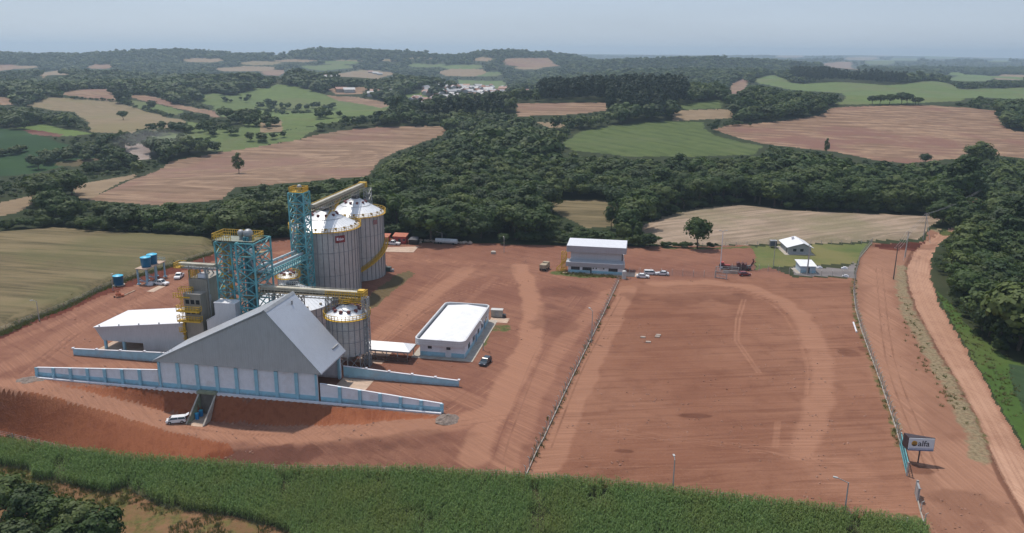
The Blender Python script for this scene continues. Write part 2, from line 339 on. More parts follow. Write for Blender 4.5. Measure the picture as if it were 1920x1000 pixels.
M_verge=soil('verge_soil',(.235,.118,.077),(.315,.170,.112),(.165,.076,.049),(.25,.195,.12),R(80),.3,2.)
M_road=soil('road_soil',(.375,.215,.145),(.46,.28,.195),(.27,.14,.092),GRASS,R(75),.35,1.2,.3)
M_bank=soil('bank_soil',(.225,.074,.036),(.28,.108,.056),(.155,.046,.023),GRASS,R(80),.45,1.2,.5)
M_gbank=soil('grass_bank_soil',(.115,.088,.045),(.16,.115,.065),(.08,.055,.03),GRASS,R(50),.4,1.2)
M_bank2=soil('shaded_cut_bank_soil',(.105,.030,.020),(.15,.05,.03),(.07,.02,.014),GRASS,R(60),.4,1.2)  # red soil darkened so the cut face's shade is in the colour
M_scrub=soil('scrub_soil',(.185,.105,.055),(.24,.135,.075),(.12,.072,.035),(.120,.125,.040),R(10),.3,2.)
M_cornsoil=plain('corn_soil',(.06,.06,.025),.95,scale=.5,var=.4)
M_lawn=field('lawn_grass',(.105,.13,.045),(.075,.11,.03),0,3,.4,(.19,.16,.07),.5,.7)
M_gravel=field('gravel_stone',(.20,.18,.175),(.15,.135,.135),0,1.5,.4,None,.6)
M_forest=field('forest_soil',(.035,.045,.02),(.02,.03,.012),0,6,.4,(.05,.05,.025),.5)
M_grassr=field('verge_grass',(.06,.11,.025),(.05,.085,.02),R(70),2,.5,(.11,.12,.04),.5)
M_crop=field('crop_green',(.045,.075,.035),(.03,.055,.025),R(60),1.2,.8,None,.5,.5,.4)
FM={'olive':field('olive_stubble',(.160,.125,.070),(.096,.080,.043),R(14),1.3,.9,(.115,.110,.050),.6,.7,band=1,lines=(4.2,.45,8.)),
 'olive2':field('olive_far',(.225,.175,.110),(.165,.130,.078),R(20),5,.5,(.17,.15,.075),.3),
 'pink':field('pink_stubble',(.300,.205,.140),(.205,.130,.088),R(12),4.5,.8,(.20,.115,.090),.4,.8,band=2,lines=(13.,.75,26.)),
 'pink2':field('pink_stubble_ridge',(.315,.210,.138),(.205,.125,.084),R(4),4.5,.85,(.185,.098,.076),.45,.95,band=2,lines=(15.,.8,22.)),
 'tan':field('tan_stubble',(.25,.185,.12),(.18,.13,.082),R(-25),4,.5,None,.3),
 'stubble':field('pale_stubble',(.335,.252,.190),(.215,.165,.115),R(-28),3.2,.8,(.185,.165,.095),.8,.7,lines=(6.,.5,30.)),
 'green':field('green_crop',(.092,.120,.042),(.064,.092,.031),R(60),7,.6,(.098,.115,.05),.4,.7,lines=(16.,.5,14.)),
 'green2':field('green_far',(.115,.150,.058),(.085,.118,.045),R(30),8,.5,(.125,.125,.065),.3),
 'green3':field('green_hill',(.118,.158,.056),(.085,.122,.043),R(10),9,.5,(.130,.130,.065),.4),
 'soy':field('soy_crop',(.026,.058,.022),(.019,.045,.017),R(20),6,.5,(.036,.075,.025),.4),
 'bright':field('bright_grass',(.115,.16,.048),(.085,.125,.036),0,6,.4,None,.3),
 'earth':field('dug_earth',(.13,.050,.038),(.08,.032,.026),0,5,.7,(.19,.11,.09),.4),
 'brown':field('brown_scrub',(.12,.088,.052),(.085,.068,.036),0,6,.6,(.062,.07,.032),.4),
 'quarry':field('quarry_stone',(.34,.28,.25),(.22,.165,.14),0,8,.5,(.15,.1,.08),.5)}
FLABEL={}
# ---------------------------------------------------------------- mesh helpers
class MB:
    def __init__(s): s.v=[]; s.f=[]
    def add(s,vs,fs):
        o=len(s.v); s.v+=[tuple(p) for p in vs]; s.f+=[tuple(i+o for i in f) for f in fs]; return s
    def box(s,x0,x1,y0,y1,z0,z1):
        return s.add([(x,y,z) for z in (z0,z1) for y in (y0,y1) for x in (x0,x1)],[(0,2,3,1),(4,5,7,6),(0,1,5,4),(1,3,7,5),(3,2,6,7),(2,0,4,6)])
    def prism(s,poly,vec):
        n=len(poly); vec=np.array(vec,float); a=[np.array(p,float) for p in poly]; b=[p+vec for p in a]
        return s.add(a+b,[tuple(range(n))[::-1],tuple(range(n,2*n))]+[(i,(i+1)%n,n+(i+1)%n,n+i) for i in range(n)])
    def beam(s,p,q,w,h=None):
        p=np.array(p,float); q=np.array(q,float); d=q-p; L=np.linalg.norm(d)
        if L<1e-6: return s
        d/=L; up=np.array([0,0,1.]) if abs(d[2])<.95 else np.array([1.,0,0]); a=np.cross(d,up); a/=np.linalg.norm(a); b=np.cross(a,d); h=h or w
        vs=[e+a*x*w/2+b*y*h/2 for e in (p,q) for x,y in ((-1,-1),(1,-1),(1,1),(-1,1))]
        return s.add(vs,[(3,2,1,0),(4,5,6,7)]+[(i,(i+1)%4,4+(i+1)%4,4+i) for i in range(4)])
    def cyl(s,p,q,r0,r1=None,n=12,cap=True):
        p=np.array(p,float); q=np.array(q,float); d=q-p; d/=np.linalg.norm(d); r1=r0 if r1 is None else r1
        up=np.array([0,0,1.]) if abs(d[2])<.95 else np.array([1.,0,0]); a=np.cross(d,up); a/=np.linalg.norm(a); b=np.cross(a,d)
        vs=[e+(a*math.cos(2*math.pi*i/n)+b*math.sin(2*math.pi*i/n))*r for e,r in ((p,r0),(q,r1)) for i in range(n)]
        fs=[(i,(i+1)%n,n+(i+1)%n,n+i) for i in range(n)]
        if cap: fs+=[tuple(range(n))[::-1],tuple(range(n,2*n))]
        return s.add(vs,fs)
    def lathe(s,prof,n=32,c=(0,0)):
        vs=[(c[0]+r*math.cos(2*math.pi*i/n),c[1]+r*math.sin(2*math.pi*i/n),z) for r,z in prof for i in range(n)]
        fs=[(k*n+i,k*n+(i+1)%n,(k+1)*n+(i+1)%n,(k+1)*n+i) for k in range(len(prof)-1) for i in range(n)]
        return s.add(vs,fs)
    def ball(s,c,r,n=10,sz=1.):
        return s.lathe([(r*math.sin(math.pi*k/n)+1e-4,c[2]-sz*r*math.cos(math.pi*k/n)) for k in range(n+1)],n*2,c)
    def lattice(s,x0,x1,y0,y1,z0,z1,lev,w,wb=None):
        wb=wb or w*.6; cs=[(x0,y0),(x1,y0),(x1,y1),(x0,y1)]
        for c in cs: s.beam((*c,z0),(*c,z1),w)
        for k in range(lev+1):
            z=z0+(z1-z0)*k/lev
            for i in range(4):
                a,b=cs[i],cs[(i+1)%4]
                s.beam((*a,z),(*b,z),wb*1.15)
                if k<lev:
                    zz=z0+(z1-z0)*(k+1)/lev
                    s.beam((*a,z),(*b,zz),wb); s.beam((*b,z),(*a,zz),wb)
        return s
    def rail(s,pts,h=1.1,closed=False,w=.07,sp=1.3):
        P=[np.array(p,float) for p in pts]
        for i in range(len(P) if closed else len(P)-1):
            a,b=P[i],P[(i+1)%len(P)]; n=max(1,int(np.linalg.norm(b-a)/sp))
            for hh in (h,h*.55): s.beam(a+[0,0,hh],b+[0,0,hh],w)
            for k in range(n+1):
                q=a+(b-a)*k/n; s.beam(q,q+[0,0,h],w)
        return s
    def mesh(s,name):
        m=bpy.data.meshes.new(name); m.from_pydata(s.v,[],s.f); m.update(); return m
    def obj(s,name,mat,parent=None,smooth=False):
        m=s.mesh(name); o=bpy.data.objects.new(name,m); C.objects.link(o); m.materials.append(mat)
        if smooth: m.polygons.foreach_set('use_smooth',[True]*len(m.polygons))
        if parent: o.parent=parent
        return o
def tag(o,label=None,cat=None,group=None,kind=None):
    for k,v in (('label',label),('category',cat),('group',group),('kind',kind)):
        if v: o[k]=v
    return o
def thing(name,label,cat,loc=(0,0,0),rz=0.,group=None):
    o=bpy.data.objects.new(name,None); C.objects.link(o); o.location=tuple(float(v) for v in loc); o.rotation_euler=(0,0,rz); o.empty_display_size=.5
    return tag(o,label,cat,group)
def dup(root,loc,rz,label=None,group=None,sc=None):
    r=root.copy(); C.objects.link(r); r.location=tuple(float(v) for v in loc); r.rotation_euler=(0,0,rz)
    if label: r['label']=label
    if group: r['group']=group
    if sc is not None: r.scale=sc
    for ch in root.children:
        c=ch.copy(); C.objects.link(c); c.parent=r
        for g in ch.children:
            d=g.copy(); C.objects.link(d); d.parent=c
    return r
def npmesh(name,V,Fq,nv=4):
    m=bpy.data.meshes.new(name); V=np.asarray(V,np.float32); Fq=np.asarray(Fq,np.int32)
    m.vertices.add(len(V)); m.vertices.foreach_set('co',V.ravel()); m.loops.add(Fq.size); m.loops.foreach_set('vertex_index',Fq.ravel())
    m.polygons.add(len(Fq)); m.polygons.foreach_set('loop_start',np.arange(0,Fq.size,nv,dtype=np.int32)); m.update(calc_edges=True); m.validate(); return m
# ---------------------------------------------------------------- terrain meshes
az=np.radians(np.arange(-43,43.01,.09))
rs=[76.]
while rs[-1]<14500:
    r=rs[-1]; rs.append(r+min(max(r*r/(72*790)*1.35,.25),2.0+.0032*r if r<3200 else 12+.011*(r-3200)))
rs=np.array(rs); NA,NR=len(az),len(rs)
X=(rs[:,None]*np.sin(az)[None,:]).ravel(); Y=(rs[:,None]*np.cos(az)[None,:]).ravel()
Z=full_z(X,Y)
ii,jj=np.meshgrid(np.arange(NR-1),np.arange(NA-1),indexing='ij')
Q=np.stack([ii*NA+jj,ii*NA+jj+1,(ii+1)*NA+jj+1,(ii+1)*NA+jj],-1).reshape(-1,4)
fx=X[Q].mean(1); fy=Y[Q].mean(1); fr=np.hypot(fx,fy)
amp=np.clip(fr*.004,.35,12.)
px_=fx+amp*fbm(fx/3.,fy/3.,3)*1.6; py_=fy+amp*fbm(fx/3.+40,fy/3.+11,3)*1.6
reg=np.zeros(len(Q),int); REG=['forest']
def paint(key):
    REG.append(key); P=WP[key]; m=(px_>P[:,0].min())&(px_<P[:,0].max())&(py_>P[:,1].min())&(py_<P[:,1].max())
    ix=np.where(m)[0]; reg[ix[inside(P,px_[ix],py_[ix])]]=len(REG)-1
for f in FIELDS: paint(f[0])
for k in ORDER: paint(k)
def region_at(x,y):
    out=np.zeros(x.shape,int)
    for k in [f[0] for f in FIELDS]+ORDER:
        P=WP[k]; m=(x>P[:,0].min())&(x<P[:,0].max())&(y>P[:,1].min())&(y<P[:,1].max()); ix=np.where(m)[0]
        out[ix[inside(P,x[ix],y[ix])]]=REG.index(k)
    return out
# wear: r = pale dusty tracks, g = dark moist earth, ruts and painted cut-bank shade, b = grass and weeds
wear_shade=np.zeros((len(X),4),np.float32); wear_shade[:,3]=1
nm=np.where(np.hypot(X,Y)<430)[0]; xn,yn=X[nm],Y[nm]
WN=fbm(xn/6.,yn/6.,4)
def stroke(ch,pts,wid,amt,soft=.5):
    P=W(pts); d=segdist(P,xn,yn)+wid*.9*WN; wear_shade[nm,ch]=np.maximum(wear_shade[nm,ch],amt*(1-sstep(wid*(1-soft),wid*(1+soft),d)))
def blob(ch,px,py,rx,ry,amt):
    c=G(px,py); d=np.hypot((xn-c[0])/rx,(yn-c[1])/ry)+1.5*WN; wear_shade[nm,ch]=np.maximum(wear_shade[nm,ch],amt*(1-sstep(.55,1.25,d)))
stroke(0,[(1230,532),(1330,529),(1400,537),(1460,560),(1500,590),(1525,628),(1538,672),(1541,720),(1533,770),(1518,820),(1505,850)],3.2,.62,.45)
stroke(0,[(1178,540),(1130,640),(1085,735),(1045,835),(1020,885)],2.8,.6,.3)
stroke(0,[(1505,850),(1560,880),(1640,930),(1700,950)],6,.45)
stroke(0,[(975,500),(990,540),(1000,580),(998,620),(985,665),(950,725),(920,790),(890,850)],3.2,.85)
stroke(0,[(880,505),(800,560),(740,612),(700,640)],3.4,.65); stroke(0,[(930,520),(860,580),(800,640)],1.6,.4)
stroke(0,[(1000,515),(940,505),(880,520),(790,545)],3,.4)
stroke(0,[(1145,545),(1060,640),(1000,740),(950,870)],2.8,.55)
stroke(0,[(-40,705),(60,668),(150,612),(240,575),(340,530)],3.5,.5); stroke(0,[(-40,660),(80,618),(200,560),(330,512)],2,.45)
stroke(0,[(-60,718),(60,722),(140,742),(250,776),(340,800),(460,814),(600,816),(740,806),(860,792),(930,770)],3.4,.75)
stroke(0,[(720,490),(860,490),(1000,500),(1080,525),(1170,535)],3,.35)
stroke(0,[(140,690),(290,685)],3,.5); stroke(0,[(680,715),(860,745),(930,770)],4,.5)
for dx in (0,7): stroke(0,[(1392+dx,560),(1380+dx,600),(1378+dx,640),(1420+dx,700)],.35,.6); stroke(0,[(1455+dx,790),(1450+dx,840)],.35,.5)
stroke(0,[(1640,500),(1652,600),(1668,700),(1720,830),(1790,900),(1850,960)],5,.5)
stroke(0,[(1830,850),(1870,930),(1920,1000)],7,.5)
stroke(1,[(-60,650),(0,630),(60,600),(120,577),(190,543),(255,519),(330,496),(402,474)],1.8,1.,.3)  # dark strip painting the shade of the cut bank below the field
_tr=random.Random(11)
def tyres(pts,amt,ch=0):
    P=W(pts); Pn=[]
    for i in range(len(P)-1): 
        for t in (0,.25,.5,.75): Pn.append(P[i]*(1-t)+P[i+1]*t)
    Pn=np.array(Pn+[P[-1]]); 
    for _ in range(2): Pn[1:-1]=(Pn[:-2]+2*Pn[1:-1]+Pn[2:])/4
    d=np.gradient(Pn,axis=0); nn=np.stack([-d[:,1],d[:,0]],1); nn/=np.linalg.norm(nn,axis=1)[:,None]+1e-6
    for sd in (-.95,.95):
        Q=Pn+nn*sd; m=(xn>Q[:,0].min()-2)&(xn<Q[:,0].max()+2)&(yn>Q[:,1].min()-2)&(yn<Q[:,1].max()+2); ix=np.where(m)[0]
        dd=segdist(Q,xn[ix],yn[ix]); wear_shade[nm[ix],ch]=np.maximum(wear_shade[nm[ix],ch],amt*(1-sstep(.12,.42,dd))*(.6+.8*np.clip(WN[ix]+.4,0,1)))
_way=[[(980,510),(1000,600),(960,720),(900,840)],[(1100,530),(1010,640),(960,760),(930,860)],[(860,500),(760,590),(690,650)],[(1060,520),(940,530),(820,560),(720,640)],[(930,700),(800,800),(520,815),(300,785)],[(40,700),(160,605),(330,520)],[(0,680),(120,600),(280,545)],[(330,520),(500,470),(700,480),(1000,505)],[(1170,560),(1090,690),(1030,840)],[(1340,530),(1470,570),(1535,680),(1510,850)],[(1100,800),(1300,830),(1500,850),(1650,930)],[(1640,500),(1655,680),(1740,880)],[(1000,780),(900,790),(700,840),(500,850)]]
for _w2 in _way:
    for _q in range(3):
        _j=_tr.uniform(-16,16); tyres([(a+_j*.8+_tr.uniform(-5,5),b+_j*.25+_tr.uniform(-2,2)) for a,b in _w2],_tr.uniform(.3,.58),0 if _tr.random()<.88 else 1)
for b in [(1307,780,3.4,1.1,.7),(1170,846,2.0,.8,.8),(1592,662,3,4,.55),(1620,655,2,4,.6),(1722,882,2.9,2.6,1.),(1835,955,8,6,.5),(1060,548,9,9,.55),(1040,600,7,14,.5),(920,505,10,8,.4),(1300,560,26,7,.5),(1260,592,24,3,.45),(1480,690,10,14,.35),(1250,640,30,6,.3),(1200,740,20,6,.3),(520,862,14,3,.8),(470,862,12,3,.8),(1850,480,2,2,.5),(1690,462,14,5,1.),(1820,940,6,4,.5),(1560,540,14,6,.45),(830,800,10,4,.3),(640,840,30,3,.5)]: blob(1,*b)
for b in [(80,900,6,4,.6),(300,965,8,5,.5),(430,990,8,4,.45),(200,935,6,4,.55),(20,890,8,5,.6),(80,900,6,4,.6),(300,965,8,5,.5),(430,990,8,4,.45),(200,935,6,4,.55),(20,890,8,5,.6),(1110,518,9,1.8,.9),(1050,512,4,3,.8),(935,615,3,3,.6),(905,640,2,8,.75),(1560,480,5,3,0),(1440,470,5,10,.9),(1760,430,6,12,.9)]:
    blob(2,*b)
stroke(2,[(1690,500),(1690,540),(1706,590),(1733,640),(1765,695),(1800,760),(1828,820),(1838,860)],2.4,.68,.7); stroke(2,FENCE_R[2:],1.4,.5); stroke(1,[(x-3,y) for x,y in ROAD_L[3:]],.7,.9); stroke(1,[(x+3,y) for x,y in ROAD_R[3:]],.9,.8); stroke(2,FENCE_C,.9,.3); stroke(2,[(0,622),(60,597),(190,538),(330,491),(402,470)],1.0,.8)
stroke(2,[(1715,975),(1690,975)],2,.5); stroke(2,[(1250,465),(1340,466),(1412,463)],1.6,.8)
for _f in (.12,.3,.42,.6,.72,.86):
    _pl=[tuple(np.array(a)*(1-_f)+np.array(b)*_f) for a,b in zip(ROAD_L,ROAD_R)]; stroke(1,_pl,.3,.48,.6)
MATREG={'forest':M_forest,'yard':M_yard,'lot':M_lot,'verge':M_verge,'road':M_road,'roadfar':M_road,'lawn':M_lawn,'gravel':M_gravel,'grassright':M_grassr,'cropright':M_crop,'scrub':M_scrub,'corn':M_cornsoil,'bankA':M_bank,'bankB':M_bank,'bankC':M_bank2,'bankD':M_bank2,'bankE':M_gbank}
NAMREG={'forest':'hills','yard':'ground','lot':'earth_lot','verge':'verge','road':'road','roadfar':'road','lawn':'lawn','gravel':'gravel_apron','grassright':'grass_verge','cropright':'crop_field','scrub':'scrubland','corn':'corn_field','bankA':'embankment','bankB':'embankment','bankC':'cut_bank','bankD':'cut_bank','bankE':'grass_bank'}
VXYZ=np.stack([X,Y,Z],1)
for k,key in enumerate(REG):
    fi=np.where(reg==k)[0]
    if not len(fi): continue
    q=Q[fi]; uq,inv=np.unique(q,return_inverse=True)
    m=npmesh(key+'_terrain',VXYZ[uq],inv.reshape(-1,4))
    m.polygons.foreach_set('use_smooth',np.ones(len(fi),bool))
    a=m.color_attributes.new('wear_shade','FLOAT_COLOR','POINT'); a.data.foreach_set('color',wear_shade[uq].ravel())
    if key in MATREG: mat,nm_=MATREG[key],NAMREG[key]
    else:
        f=[f for f in FIELDS if f[0]==key][0]; mat=FM[f[1]]
        nm_={'pink':'stubble_field','pink2':'stubble_field','tan':'stubble_field','stubble':'stubble_field','olive':'mown_field','olive2':'mown_field','earth':'bare_earth','brown':'scrubland','quarry':'quarry'}.get(f[1],'green_field')
    o=bpy.data.objects.new(nm_,m); C.objects.link(o); m.materials.append(mat); o['kind']='structure'
print('terrain',len(Q))
# the outer ground under the camera and beyond the fan, down to the horizon
a=npmesh('ground_under',[(-20000,-20000,-30),(20000,-20000,-30),(20000,20000,-30),(-20000,20000,-30)],[(0,1,2,3)])
o=bpy.data.objects.new('terrain',a); C.objects.link(o); a.materials.append(M_forest); o['kind']='structure'
# ---------------------------------------------------------------- building materials
WHITE=plain('white_paint',(.66,.66,.70),.55,var=.05,dirt=(.42,.30,.25,.35),scale=.5)
WHITEROOF=ribbed('white_roof',(.78,.78,.80),.95,1,.45,0.,.3,.1,.22)
BLUEP=plain('blue_paint',(.29,.52,.63),.5,var=.1,dirt=(.36,.30,.27,.3),scale=.6,splash=.4)
TEAL=plain('teal_steel',(.13,.40,.44),.45,var=.2,scale=.7)
TEAL2=plain('dark_teal_steel',(.06,.20,.24),.45,var=.2)
YEL=plain('yellow_paint',(.62,.38,.035),.5,var=.12)
GALV=ribbed('galvanised_cladding',(.40,.42,.46),.45,0,.42,.35,.2,.08,.06)
GALVY=ribbed('galvanised_cladding_side',(.50,.51,.54),.45,3,.42,.35,.2,.08,.1)
ROOFM=ribbed('metal_roof',(.50,.52,.56),.55,1,.4,.45,.25,.06,.06)
SILOW=ribbed('corrugated_silo_wall',(.47,.47,.465),.42,2,.42,.35,.3,.12,.25)
SILOR=plain('silo_roof_metal',(.80,.81,.83),.42,.1,.5,.05)
STEEL=plain('grey_steel',(.33,.34,.35),.5,.3,var=.2)
PALE=plain('pale_conveyor_steel',(.45,.42,.34),.5,.2,var=.2,dirt=(.30,.22,.14,.4))
DARKS=plain('dark_steel',(.05,.05,.055),.5,var=.2)
TAUPE=ribbed('taupe_cladding',(.31,.285,.245),.5,3,.5,.3,.2,.15,.15)
CONC=plain('concrete',(.40,.36,.31),.85,var=.15,dirt=(.33,.19,.13,.5))
CONCD=plain('dusty_concrete',(.46,.34,.26),.9,var=.15,dirt=(.34,.17,.11,.6))
GREENC=plain('mossy_concrete',(.24,.26,.18),.9,var=.25)
DARK=plain('dark_opening',(.012,.012,.014),.8,var=.1)
GLASS=plain('window_glass',(.03,.045,.06),.12,spec=.6,var=.2)
BLUEPL=plain('blue_plastic',(.02,.22,.50),.4,var=.06); BLUELID=plain('blue_plastic_lid',(.05,.42,.62),.4,var=.06)
TYRE=plain('rubber',(.02,.02,.02),.85); RIM=plain('wheel_rim',(.35,.35,.36),.4,.5)
REDV=plain('dark_red_vent',(.16,.05,.05),.6); REDP=plain('red_paint',(.36,.05,.045),.5)
WOOD=plain('weathered_wood',(.32,.22,.16),.85,var=.3); POLEC=plain('concrete_pole',(.38,.36,.34),.8,var=.15); POLED=plain('dark_pole',(.10,.09,.08),.8)
ORANGE=plain('orange_paint',(.50,.16,.08),.55,var=.2); GREYW=plain('grey_wall',(.36,.36,.36),.7,var=.08,dirt=(.30,.24,.2,.3)); LILAC=plain('lilac_wall',(.74,.735,.78),.6,var=.06,dirt=(.45,.33,.28,.35),splash=.5)
STONE=plain('pale_stone',(.38,.31,.26),.9,var=.35); BLACKV=plain('black_plastic',(.015,.015,.017),.5)
def st(name,mb,mat):
    o=mb.obj(name,mat); o['kind']='structure'; return o
def site(o,a,b,z=0): o.location=tuple(S(a,b,z)); o.rotation_euler=(0,0,YAW); return o
# ================================================================ intake building
t=thing('intake_building','large grey metal gabled grain intake building with white front wall and blue pilasters','building',S(0,0),YAW)
MB().box(0,36.9,0,.25,-.2,6.3).obj('front_wall',LILAC,t)
MB().box(0,36.9,12.6,12.85,-.2,6.3).obj('rear_wall',LILAC,t)
MB().box(.4,36.5,-.06,-.003,-.15,1.25).obj('blue_band',BLUEP,t)
for k in range(9):
    x=-.1+k*4.6125; MB().box(x-.38 if k else x-.1,x+.38 if k<8 else x+.1,-.3,-.064,-.2,6.2).box(x-.3,x+.3,-.45,-.302,-.2,.5).obj('pilaster',BLUEP,t)
gp=[(-.9,0,6.35),(26.2,0,19.45),(37.9,0,6.4)]
MB().prism([(x,-.45,z) for x,_,z in gp],(0,.25,0)).obj('gable',ribbed('gable_cladding',(.54,.545,.57),.5,0,.45,.3,.25,.08,.12),t)
MB().prism([(x,12.7,z) for x,_,z in gp],(0,.2,0)).obj('rear_gable',GALV,t)
MB().prism([(-1.1,-.6,6.25),(-1.1,-.6,6.55),(26.2,-.6,19.9),(26.2,-.6,19.6)],(0,13.7,0)).obj('roof_slope',ROOFM,t)
rr=MB().prism([(26.204,-.6,19.6),(26.204,-.6,19.9),(38.1,-.6,6.65),(38.1,-.6,6.35)],(0,13.7,0)).obj('roof_slope',ROOFM,t)
MB().prism([(25.7,-.7,19.72),(26.2,-.7,20.0),(26.7,-.7,19.5)],(0,13.9,0)).obj('ridge_cap',STEEL,t)
b=MB()
b.box(36.45,36.75,9.2,12.2,8.2,8.55).obj('roof_bracket',STEEL,t); MB().box(27.6,27.9,9,9.3,18.2,19.1).obj('roof_vent',STEEL,t)
for x in (.3,36.6): MB().beam((x,12.2,0),(x,12.2,6.3),.5).obj('corner_column',BLUEP,t)
b=MB(); b.rail([(-.6,2,6.9),(2.2,2,8.2)],.9,sp=.8); b.obj('roof_rail',STEEL,t)
st('concrete_pad',MB().box(37.2,44.6,.4,12.9,-.1,.05),CONCD).matrix_world=Matrix.Translation(Vector(S(0,0)))@Matrix.Rotation(YAW,4,'Z')
site(st('concrete_pad',MB().box(-6.5,-.3,.4,12.9,-.1,.05),CONCD),0,0)
# plinth kerb at the foot of the front
# wing walls
def wing(name,label,u0,u1,z0,z1,v,white,npil,skip):
    t=thing('wing_wall',label,'wall',S(u0,v),YAW); L=u1-u0
    MB().prism([(0,0,-.2),(L,0,-.2),(L,0,z1),(0,0,z0)],(0,.22,0)).obj('wall_panel',LILAC if white else BLUEP,t)
    if white: MB().prism([(.05,-.05,-.15),(L-.05,-.05,-.15),(L-.05,-.05,min(1.25,z1*.6)),(.05,-.05,min(1.15,z0*.6))],(0,.047,0)).obj('blue_band',BLUEP,t)
    MB().prism([(0,-.1,z0),(L,-.1,z1),(L,-.1,z1+.1),(0,-.1,z0+.1)],(0,.42,0)).obj('coping',WHITE,t)
    for k in range(npil):
        x=L*(k+.5*(0))/(npil-1) if npil>1 else 0
        if k in skip: continue
        zt=z0+(z1-z0)*x/L
        if white: MB().box(x-.35,x+.35,-.32,-.102,-.2,zt+.12).box(x-.28,x+.28,-.5,-.322,-.2,zt*.45).obj('pilaster',BLUEP,t)
        else: MB().box(x-.25,x+.25,-.14,.5,zt+.102,zt+.3).obj('post_cap',WHITE,t)
    if white: MB().box(-.3,L,-1.1,-.53,-.3,.3).obj('kerb',WHITE,t)
wing('a','white and blue front retaining wall left of the gabled building, tapering to the left',-31,-.55,2.2,4.1,0,True,8,(7,))
wing('b','white and blue front retaining wall right of the gabled building, tapering to the right',37.4,64.1,4.1,1.9,0,True,7,(0,))
wing('c','plain blue rear retaining wall in front of the open white shed',-32.5,-.3,1.6,2.7,13.3,False,6,(5,))
wing('d','plain blue rear retaining wall between hopper silo and low white-roofed cabin',37.2,64.3,2.7,1.4,13.3,False,6,(0,))
site(st('kerb',MB().box(-.85,9.3,-1.1,-.52,-.3,.3).box(13.9,37.08,-1.1,-.52,-.3,.3),WHITE),0,0)
# tunnel
t=thing('tunnel_portal','concrete tunnel mouth under the intake building with sloping side walls and dark doorway','tunnel',S(9.6,0,-5),YAW)
for x in (-.1,3.85):
    MB().prism([(x,-.8,0),(x,-6.6,0),(x,-6.6,.35),(x,-.9,5.05),(x,-.8,5.05)],(.28,0,0)).obj('side_wall',CONC if x>0 else GREENC,t)
    MB().prism([(x-.03,-6.7,.3),(x-.03,-6.7,.42),(x-.03,-.8,5.22),(x-.03,-.8,5.1)],(.34,0,0)).obj('wall_coping',CONC,t)
MB().box(-.1,4.1,-.79,-.5,0,5.0).obj('back_wall',plain('tunnel_wall',(.17,.15,.13),.9,var=.2),t)
MB().box(2.3,3.7,-.86,-.794,0,2.6).obj('doorway',DARK,t)
MB().box(-.25,4.25,-1.5,-.5,5.05,5.6).obj('lintel',GREENC,t)
MB().box(.2,3.83,-6.8,-.87,-.1,.12).obj('floor_slab',CONCD,t)
for x,y,l in ((.75,-2.1,'blue drum standing nearest the tunnel doorway'),(.7,-3.6,'blue drum standing farther out along the tunnel side wall')):
    q=S(9.6+x,y,-4.88); d=thing('drum',l,'drum',q,YAW,'blue drums in the tunnel mouth'); MB().lathe([(0,0),(.42,0),(.45,.5),(.42,1.3),(0,1.3)],14).obj('drum_body',BLUEPL,d); MB().cyl((0,0,1.3),(0,0,1.38),.43,n=14).obj('lid',BLUELID,d)
# ================================================================ open shed on the left
t=thing('open_shed','white-roofed open truck shed with grey overhanging front and blue posts','shed',S(-29.3,18.4),YAW)
MB().prism([(-.5,-.5,5.7),(24,-.5,8.45),(24,13,8.45),(-.5,13,5.7)],(0,0,.14)).obj('roof',WHITEROOF,t)
MB().prism([(-.3,-.3,5.65),(1.6,-.3,2.45),(12.6,-.3,2.45),(12.6,-.3,-.1),(23.9,-.3,-.1),(23.9,-.3,8.4)],(0,.2,0)).obj('front_cladding',GALVY,t)
MB().prism([(-.3,12.6,5.65),(1.6,12.6,2.45),(23.9,12.6,2.45),(23.9,12.6,8.4)],(0,.2,0)).obj('rear_cladding',GALVY,t)
MB().prism([(-.34,-.3,5.6),(-.34,12.8,5.6),(1.5,12.8,2.5),(1.5,-.3,2.5)],(.08,0,.03)).obj('end_cladding',GALVY,t)
for x,y in ((1.9,.1),(7,.1),(1.9,12.2),(7,12.2),(12.4,12.2)): MB().box(x-.3,x+.3,y-.2,y+.3,-.1,2.6).obj('post',BLUEP,t)
MB().box(12.8,23.8,.1,12.4,-.1,6).obj('inner_wall',GREYW,t)
for k in range(5): MB().box(1+k*5.5,1.25+k*5.5,-.48,-.3,6.0+k*.615,6.4+k*.615).obj('eave_bracket',STEEL,t)
site(st('concrete_floor',MB().box(0,12.6,-1.5,13,-.1,.06),CONCD),-29.3,18.4)
# ================================================================ grain dryer
t=thing('grain_dryer','tall taupe grain dryer tower with yellow balconies and ladders','dryer',S(-4.7,18.4),YAW)
MB().box(0,4.5,0,2.6,-.1,15.8).obj('front_block',TAUPE,t)
MB().box(.15,4.9,2.602,10.5,-.1,18.9).obj('rear_block',TAUPE,t)
MB().box(-.1,4.6,-.1,2.55,15.81,15.95).obj('front_roof',plain('dryer_roof',(.33,.31,.28),.6),t)
b=MB()
for z in (13.4,10.9):
    for x in (.5,1.85,3.2): MB().box(x,x+.95,-.06,-.003,z,z+1.05).obj('opening',DARK,t)

